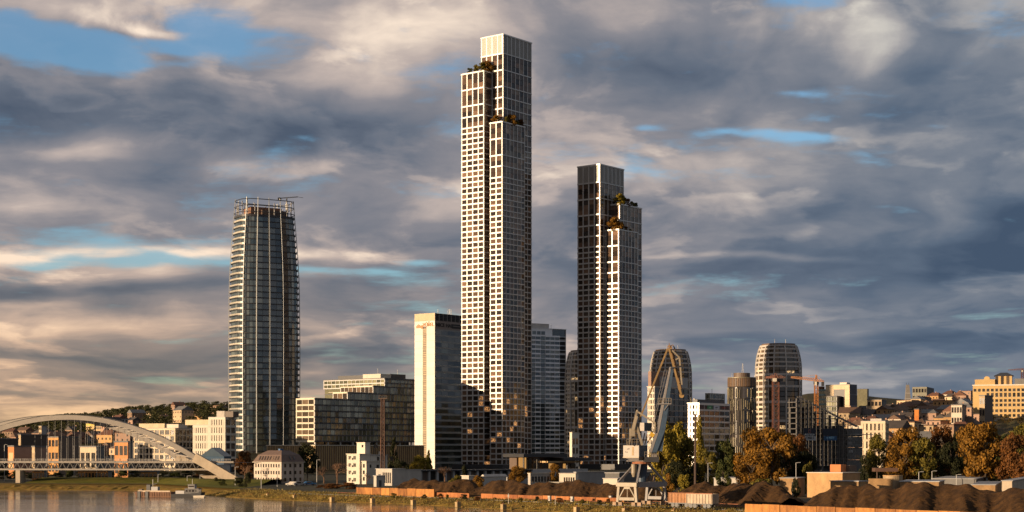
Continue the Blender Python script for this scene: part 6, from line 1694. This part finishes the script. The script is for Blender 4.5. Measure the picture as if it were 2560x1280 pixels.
RT = [  # px, D, top row, width, kind, colour, label
    (1660, 470, 1052, 72, 'poplar', 'lime', 'tall yellow-green poplar close behind the crane boom'), (1694, 480, 1066, 84, 'poplar', 'lime', 'broader yellow-green poplar second from the crane boom'),
    (1716, 476, 1090, 66, 'broad', 'olive', 'rounded olive tree between the poplars and the floodlight mast'), (1748, 462, 1058, 34, 'poplar', 'lime', 'slim golden poplar beside the dark floodlight mast'),
    (1768, 455, 1120, 56, 'broad', 'olive', 'low olive tree right of the floodlight mast'), (1812, 478, 1098, 74, 'broad', 'green', 'dark green tree left of the big golden tree'),
    (1808, 440, 1152, 44, 'broad', 'green', 'small round green tree in front of the darker green one'), (1880, 470, 1072, 104, 'broad', 'gold', 'big golden tree in front of the round tower'),
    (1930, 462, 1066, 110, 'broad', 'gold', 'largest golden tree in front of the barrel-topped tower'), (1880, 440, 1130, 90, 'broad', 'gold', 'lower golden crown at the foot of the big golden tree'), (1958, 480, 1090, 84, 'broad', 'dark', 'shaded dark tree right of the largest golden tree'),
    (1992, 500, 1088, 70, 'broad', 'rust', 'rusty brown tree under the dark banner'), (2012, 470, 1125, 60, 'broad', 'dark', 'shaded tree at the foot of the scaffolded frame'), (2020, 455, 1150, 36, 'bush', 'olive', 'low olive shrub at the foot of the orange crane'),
    (2196, 520, 1088, 60, 'broad', 'olive', 'olive tree right of the scaffolding, leftmost of the right-hand row'), (2228, 500, 1128, 44, 'broad', 'gold', 'small ochre tree between the olive tree and the big orange one'), (2270, 500, 1064, 100, 'broad', 'gold', 'big orange-gold tree in the right-hand row'),
    (2256, 470, 1110, 84, 'broad', 'gold', 'lower amber crown in front of the big orange-gold tree'), (2310, 470, 1098, 84, 'broad', 'olive', 'olive-gold tree right of the amber crown'), (2352, 510, 1066, 76, 'broad', 'rust', 'brown tree with pointed top in the right-hand row'), (2378, 490, 1100, 66, 'broad', 'dark', 'dark shaded tree in the gap of the right-hand row'), (2390, 520, 1080, 60, 'broad', 'dark', 'deep green tree behind the gap of the right-hand row'),
    (2420, 500, 1062, 76, 'broad', 'gold', 'yellow-brown tree left of the tall pale-trunked one'), (2462, 455, 1060, 110, 'broad', 'gold', 'tall gold tree with a pale visible trunk near the right edge'), (2505, 500, 1082, 70, 'broad', 'green', 'green tree behind the tall pale-trunked one'), (2535, 450, 1082, 90, 'broad', 'rust', 'rust-brown tree at the right picture edge'), (2552, 480, 1062, 80, 'broad', 'olive', 'olive tree top at the right picture edge'), (2590, 440, 1100, 110, 'broad', 'rust', 'large brown tree cut by the right picture edge'),
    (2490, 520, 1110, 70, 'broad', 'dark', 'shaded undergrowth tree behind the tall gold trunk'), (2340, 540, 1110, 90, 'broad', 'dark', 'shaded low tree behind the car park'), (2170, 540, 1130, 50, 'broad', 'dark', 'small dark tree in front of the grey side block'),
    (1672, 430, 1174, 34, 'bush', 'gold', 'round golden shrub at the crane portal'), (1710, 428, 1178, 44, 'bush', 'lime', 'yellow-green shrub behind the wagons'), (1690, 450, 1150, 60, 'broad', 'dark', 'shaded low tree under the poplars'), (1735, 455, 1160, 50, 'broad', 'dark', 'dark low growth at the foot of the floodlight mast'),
    (1990, 408, 1186, 26, 'bush', 'dark', 'dark shrub beside the tan steel-framed store'), (1905, 425, 1190, 70, 'bush', 'olive', 'olive undergrowth at the foot of the golden trees'),
    (768, 640, 1108, 62, 'broad', 'dark', 'dark leafy tree behind the white house'), (745, 660, 1130, 40, 'broad', 'dark', 'dark shrub tree above the white house roof end'), (612, 640, 1128, 46, 'broad', 'rust', 'red-brown tree left of the white house'), (632, 620, 1150, 30, 'broad', 'rust', 'small red-brown tree at the white house wall'),
    (1050, 700, 1138, 48, 'broad', 'lime', 'round yellow-green tree below the white slab'), (1071, 705, 1124, 24, 'conifer', 'olive', 'slim cypress-like tree below the white slab'), (985, 640, 1092, 36, 'conifer', 'dark', 'tall dark conifer behind the lattice mast'), (1002, 620, 1150, 40, 'broad', 'dark', 'dark tree right of the lattice mast'),
    (1293, 545, 1164, 46, 'broad', 'gold', 'golden tree in front of the dark pavilion'), (1386, 545, 1160, 34, 'broad', 'gold', 'golden tree between the two site cabins'), (1196, 500, 1182, 36, 'bush', 'gold', 'golden shrub beside the white cottage'), (1140, 515, 1184, 46, 'bush', 'olive', 'olive shrubs left of the white cottage'), (1160, 600, 1160, 22, 'bush', 'dark', 'dark round shrub at the foot of the tallest tower'), (1325, 560, 1178, 20, 'bush', 'gold', 'small golden shrub at the long site cabin'),
    (830, 520, 1206, 66, 'bush', 'rust', 'brown bush under the bare tree by the orange wall'), (868, 515, 1204, 60, 'bush', 'rust', 'brown bush between the bare tree and the orange wall'), (800, 530, 1212, 40, 'bush', 'rust', 'low brown bush on the bank left of the bare tree'),
    (555, 560, 1196, 30, 'bush', 'green', 'green shrub at the concrete bridge foot'), (540, 575, 1190, 20, 'bush', 'dark', 'small dark shrub before the concrete bridge foot'), (596, 545, 1190, 36, 'bush', 'dark', 'dark hedge right of the concrete bridge foot'), (618, 540, 1178, 30, 'bush', 'dark', 'dark hedge left of the white house')]
for i, (px, D, pt_, w, k, c, l) in enumerate(RT): tree(l, px, D, pt_, w, k, c, seed=i, n=5200 if k in ('broad', 'poplar') else 2200, cat='shrub' if k == 'bush' else 'tree')
for i, (px, D, pt_, w, l) in enumerate(((843, 575, 1128, 84, 'large bare brown tree between the white house and the stepped house'), (810, 600, 1145, 50, 'smaller bare tree behind the large bare one'), (916, 570, 1168, 36, 'thin bare tree in front of the stepped house'), (1112, 620, 1146, 62, 'pinkish bare tree beside the dark garages'), (612, 600, 1140, 44, 'bare twiggy tree left of the white house'), (1004, 600, 1148, 34, 'bare shrub tree behind the white garage block'), (1606, 470, 1170, 26, 'bare thin tree behind the crane portal'))): tree(l, px, D, pt_, w, 'bare', None, seed=i)
# roof gardens on the two gridded towers
for (T_, x, y, zpy, zD, items) in ((T1, 0, 0, 180, 1003, [(-5.5, 12, 7.5, 'olive'), (-5, 17, 6, 'olive'), (-4.5, 22, 5, 'green'), (-1.5, 10.5, 9, 'gold')]), (T1, 0, 0, 303, 992, [(-3.5, 3.2, 6.5, 'gold'), (1, -1.6, 5, 'olive'), (6, -2.2, 7.5, 'gold'), (10.5, -2.2, 4.5, 'olive'), (14, -2.0, 6, 'rust')]), (T2, 0, 0, 509, 1030, [(13.5, -4.5, 8.5, 'lime'), (18, -4.5, 7, 'olive'), (23, -4.5, 6, 'rust'), (28, -4.6, 5, 'olive'), (32, -4.6, 4.5, 'green')]), (T2, 0, 0, 572, 1022, [(7, -5, 10, 'gold'), (11, -8.2, 6, 'gold'), (16, -8.2, 4, 'rust'), (21, -8.2, 3, 'olive')])):
    for j, (u, v_, h, c) in enumerate(items):
        p = Vector((T_.N[0] + u * T_.eu[0] + v_ * T_.ev[0], T_.N[1] + u * T_.eu[1] + v_ * T_.ev[1], 0)); zz = Z(zpy, zD) - .6
        px_ = 1280 + p.x / p.y * F
        tree(f'{dict(gold="golden", olive="olive", lime="yellow-green", rust="brown", green="green")[c]} roof-garden tree {NUM[j]} along the {"upper" if zpy in (180, 509) else "lower"} terrace of the {"tallest" if T_ is T1 else "shorter gridded"} tower', px_, p.y, HOR - (zz + h - CAMZ) / p.y * F, h * 1.0 / p.y * F, 'bush', c, seed=j, z0=zz, name='roof_tree', n=2200, group='roof garden trees')
# wooded ridge of the left-hand hill, read as one mass, with single trees standing above it
def woods():
    r = random.Random(9); mb = MB(); V_, F_ = [], []
    base = [crown_mesh('broad', s_, 260, .12) for s_ in range(3)]
    for _ in range(560):
        px = r.uniform(-60, 585); D = r.choice((r.uniform(2050, 2280), r.uniform(1250, 2150)))
        if D < 1500 and r.random() < .4: continue
        z = hill_l(px, D); h = r.uniform(8, 14); w = h * r.uniform(.9, 1.3); v, f = r.choice(base); k = len(V_); a = r.uniform(0, 6.28); c, s_ = math.cos(a), math.sin(a); X, Y = W(px, D), D
        V_ += [(X + (x * c - y * s_) * w, Y + (x * s_ + y * c) * w, z - 1 + zz * h) for x, y, zz in v]; F_ += [tuple(i + k for i in q) for q in f]
    me = bpy.data.meshes.new('woods'); me.from_pydata(V_, [], F_); me.materials.append(leaf_mat('leaf_wood', (.022, .028, .010), (.075, .070, .024)))
    tag(link('woods', me), 'dark green wooded ridge of the left-hand hill', 'woods', kind='stuff')
    V2, F2 = [], []
    for _ in range(260):
        px = r.uniform(2060, 2740); D = r.uniform(700, 1600); z = hill_r(px, D); h = r.uniform(5, 8); v, f = r.choice(base); k = len(V2); X, Y = W(px, D), D
        V2 += [(X + x * h, Y + y * h, z - 1 + zz * h) for x, y, zz in v]; F2 += [tuple(i + k for i in q) for q in f]
    me = bpy.data.meshes.new('shrubbery'); me.from_pydata(V2, [], F2); me.materials.append(leaf_mat('leaf_hill', (.03, .03, .010), (.12, .075, .022)))
    tag(link('shrubbery', me), 'garden shrubbery between the houses on the right-hand hillside', 'shrubbery', kind='stuff')
woods()
for i, (px, top) in enumerate(((390, 1025), (402, 1020), (432, 1018), (447, 1020), (462, 1013), (484, 1009), (498, 1014), (512, 1010), (530, 1012), (548, 1011), (564, 1014), (310, 1024), (372, 1030))):
    tree(f'dark green tree {NUM[i]} along the left-hand skyline', px, 2150, top, 30 + (i * 7) % 16, 'broad', 'green', seed=i, z0=hill_l(px, 2150), n=1400, group='trees on the left skyline')
# hedges and bushes along the foot of the bridge
for i in range(16):
    px = 8 + i * 33; tree(f'dark bush under the bridge deck, {NUM[i]} counting from the left picture edge', px, 655 + (i * 37) % 30, 1172 + (i * 13) % 9, 44, 'bush', ('dark', 'green', 'dark', 'rust')[i % 4], seed=i, z0=2.6, n=2200, cat='shrub', group='bushes under the bridge')

for i, (px, py, w) in enumerate(((1100, 1240, 20), (1118, 1243, 14), (1160, 1243, 26), (1192, 1247, 22), (1300, 1250, 18), (1342, 1248, 20), (1400, 1252, 24), (1455, 1254, 22), (1498, 1256, 20), (1520, 1253, 16), (985, 1240, 22), (1060, 1242, 18))):
    D = DG(py + 4, 1.9); tree(f'small dry bush on the quay, {NUM[sum(q < px for q in (985, 1060, 1100, 1118, 1160, 1192, 1300, 1342, 1400, 1455, 1498, 1520))]} from the tall orange wall towards the crane', px, D, py - 8, w, 'bush', ('rust', 'olive', 'dark')[i % 3], seed=i, z0=1.8, n=2200, cat='shrub', group='dry bushes on the quay')
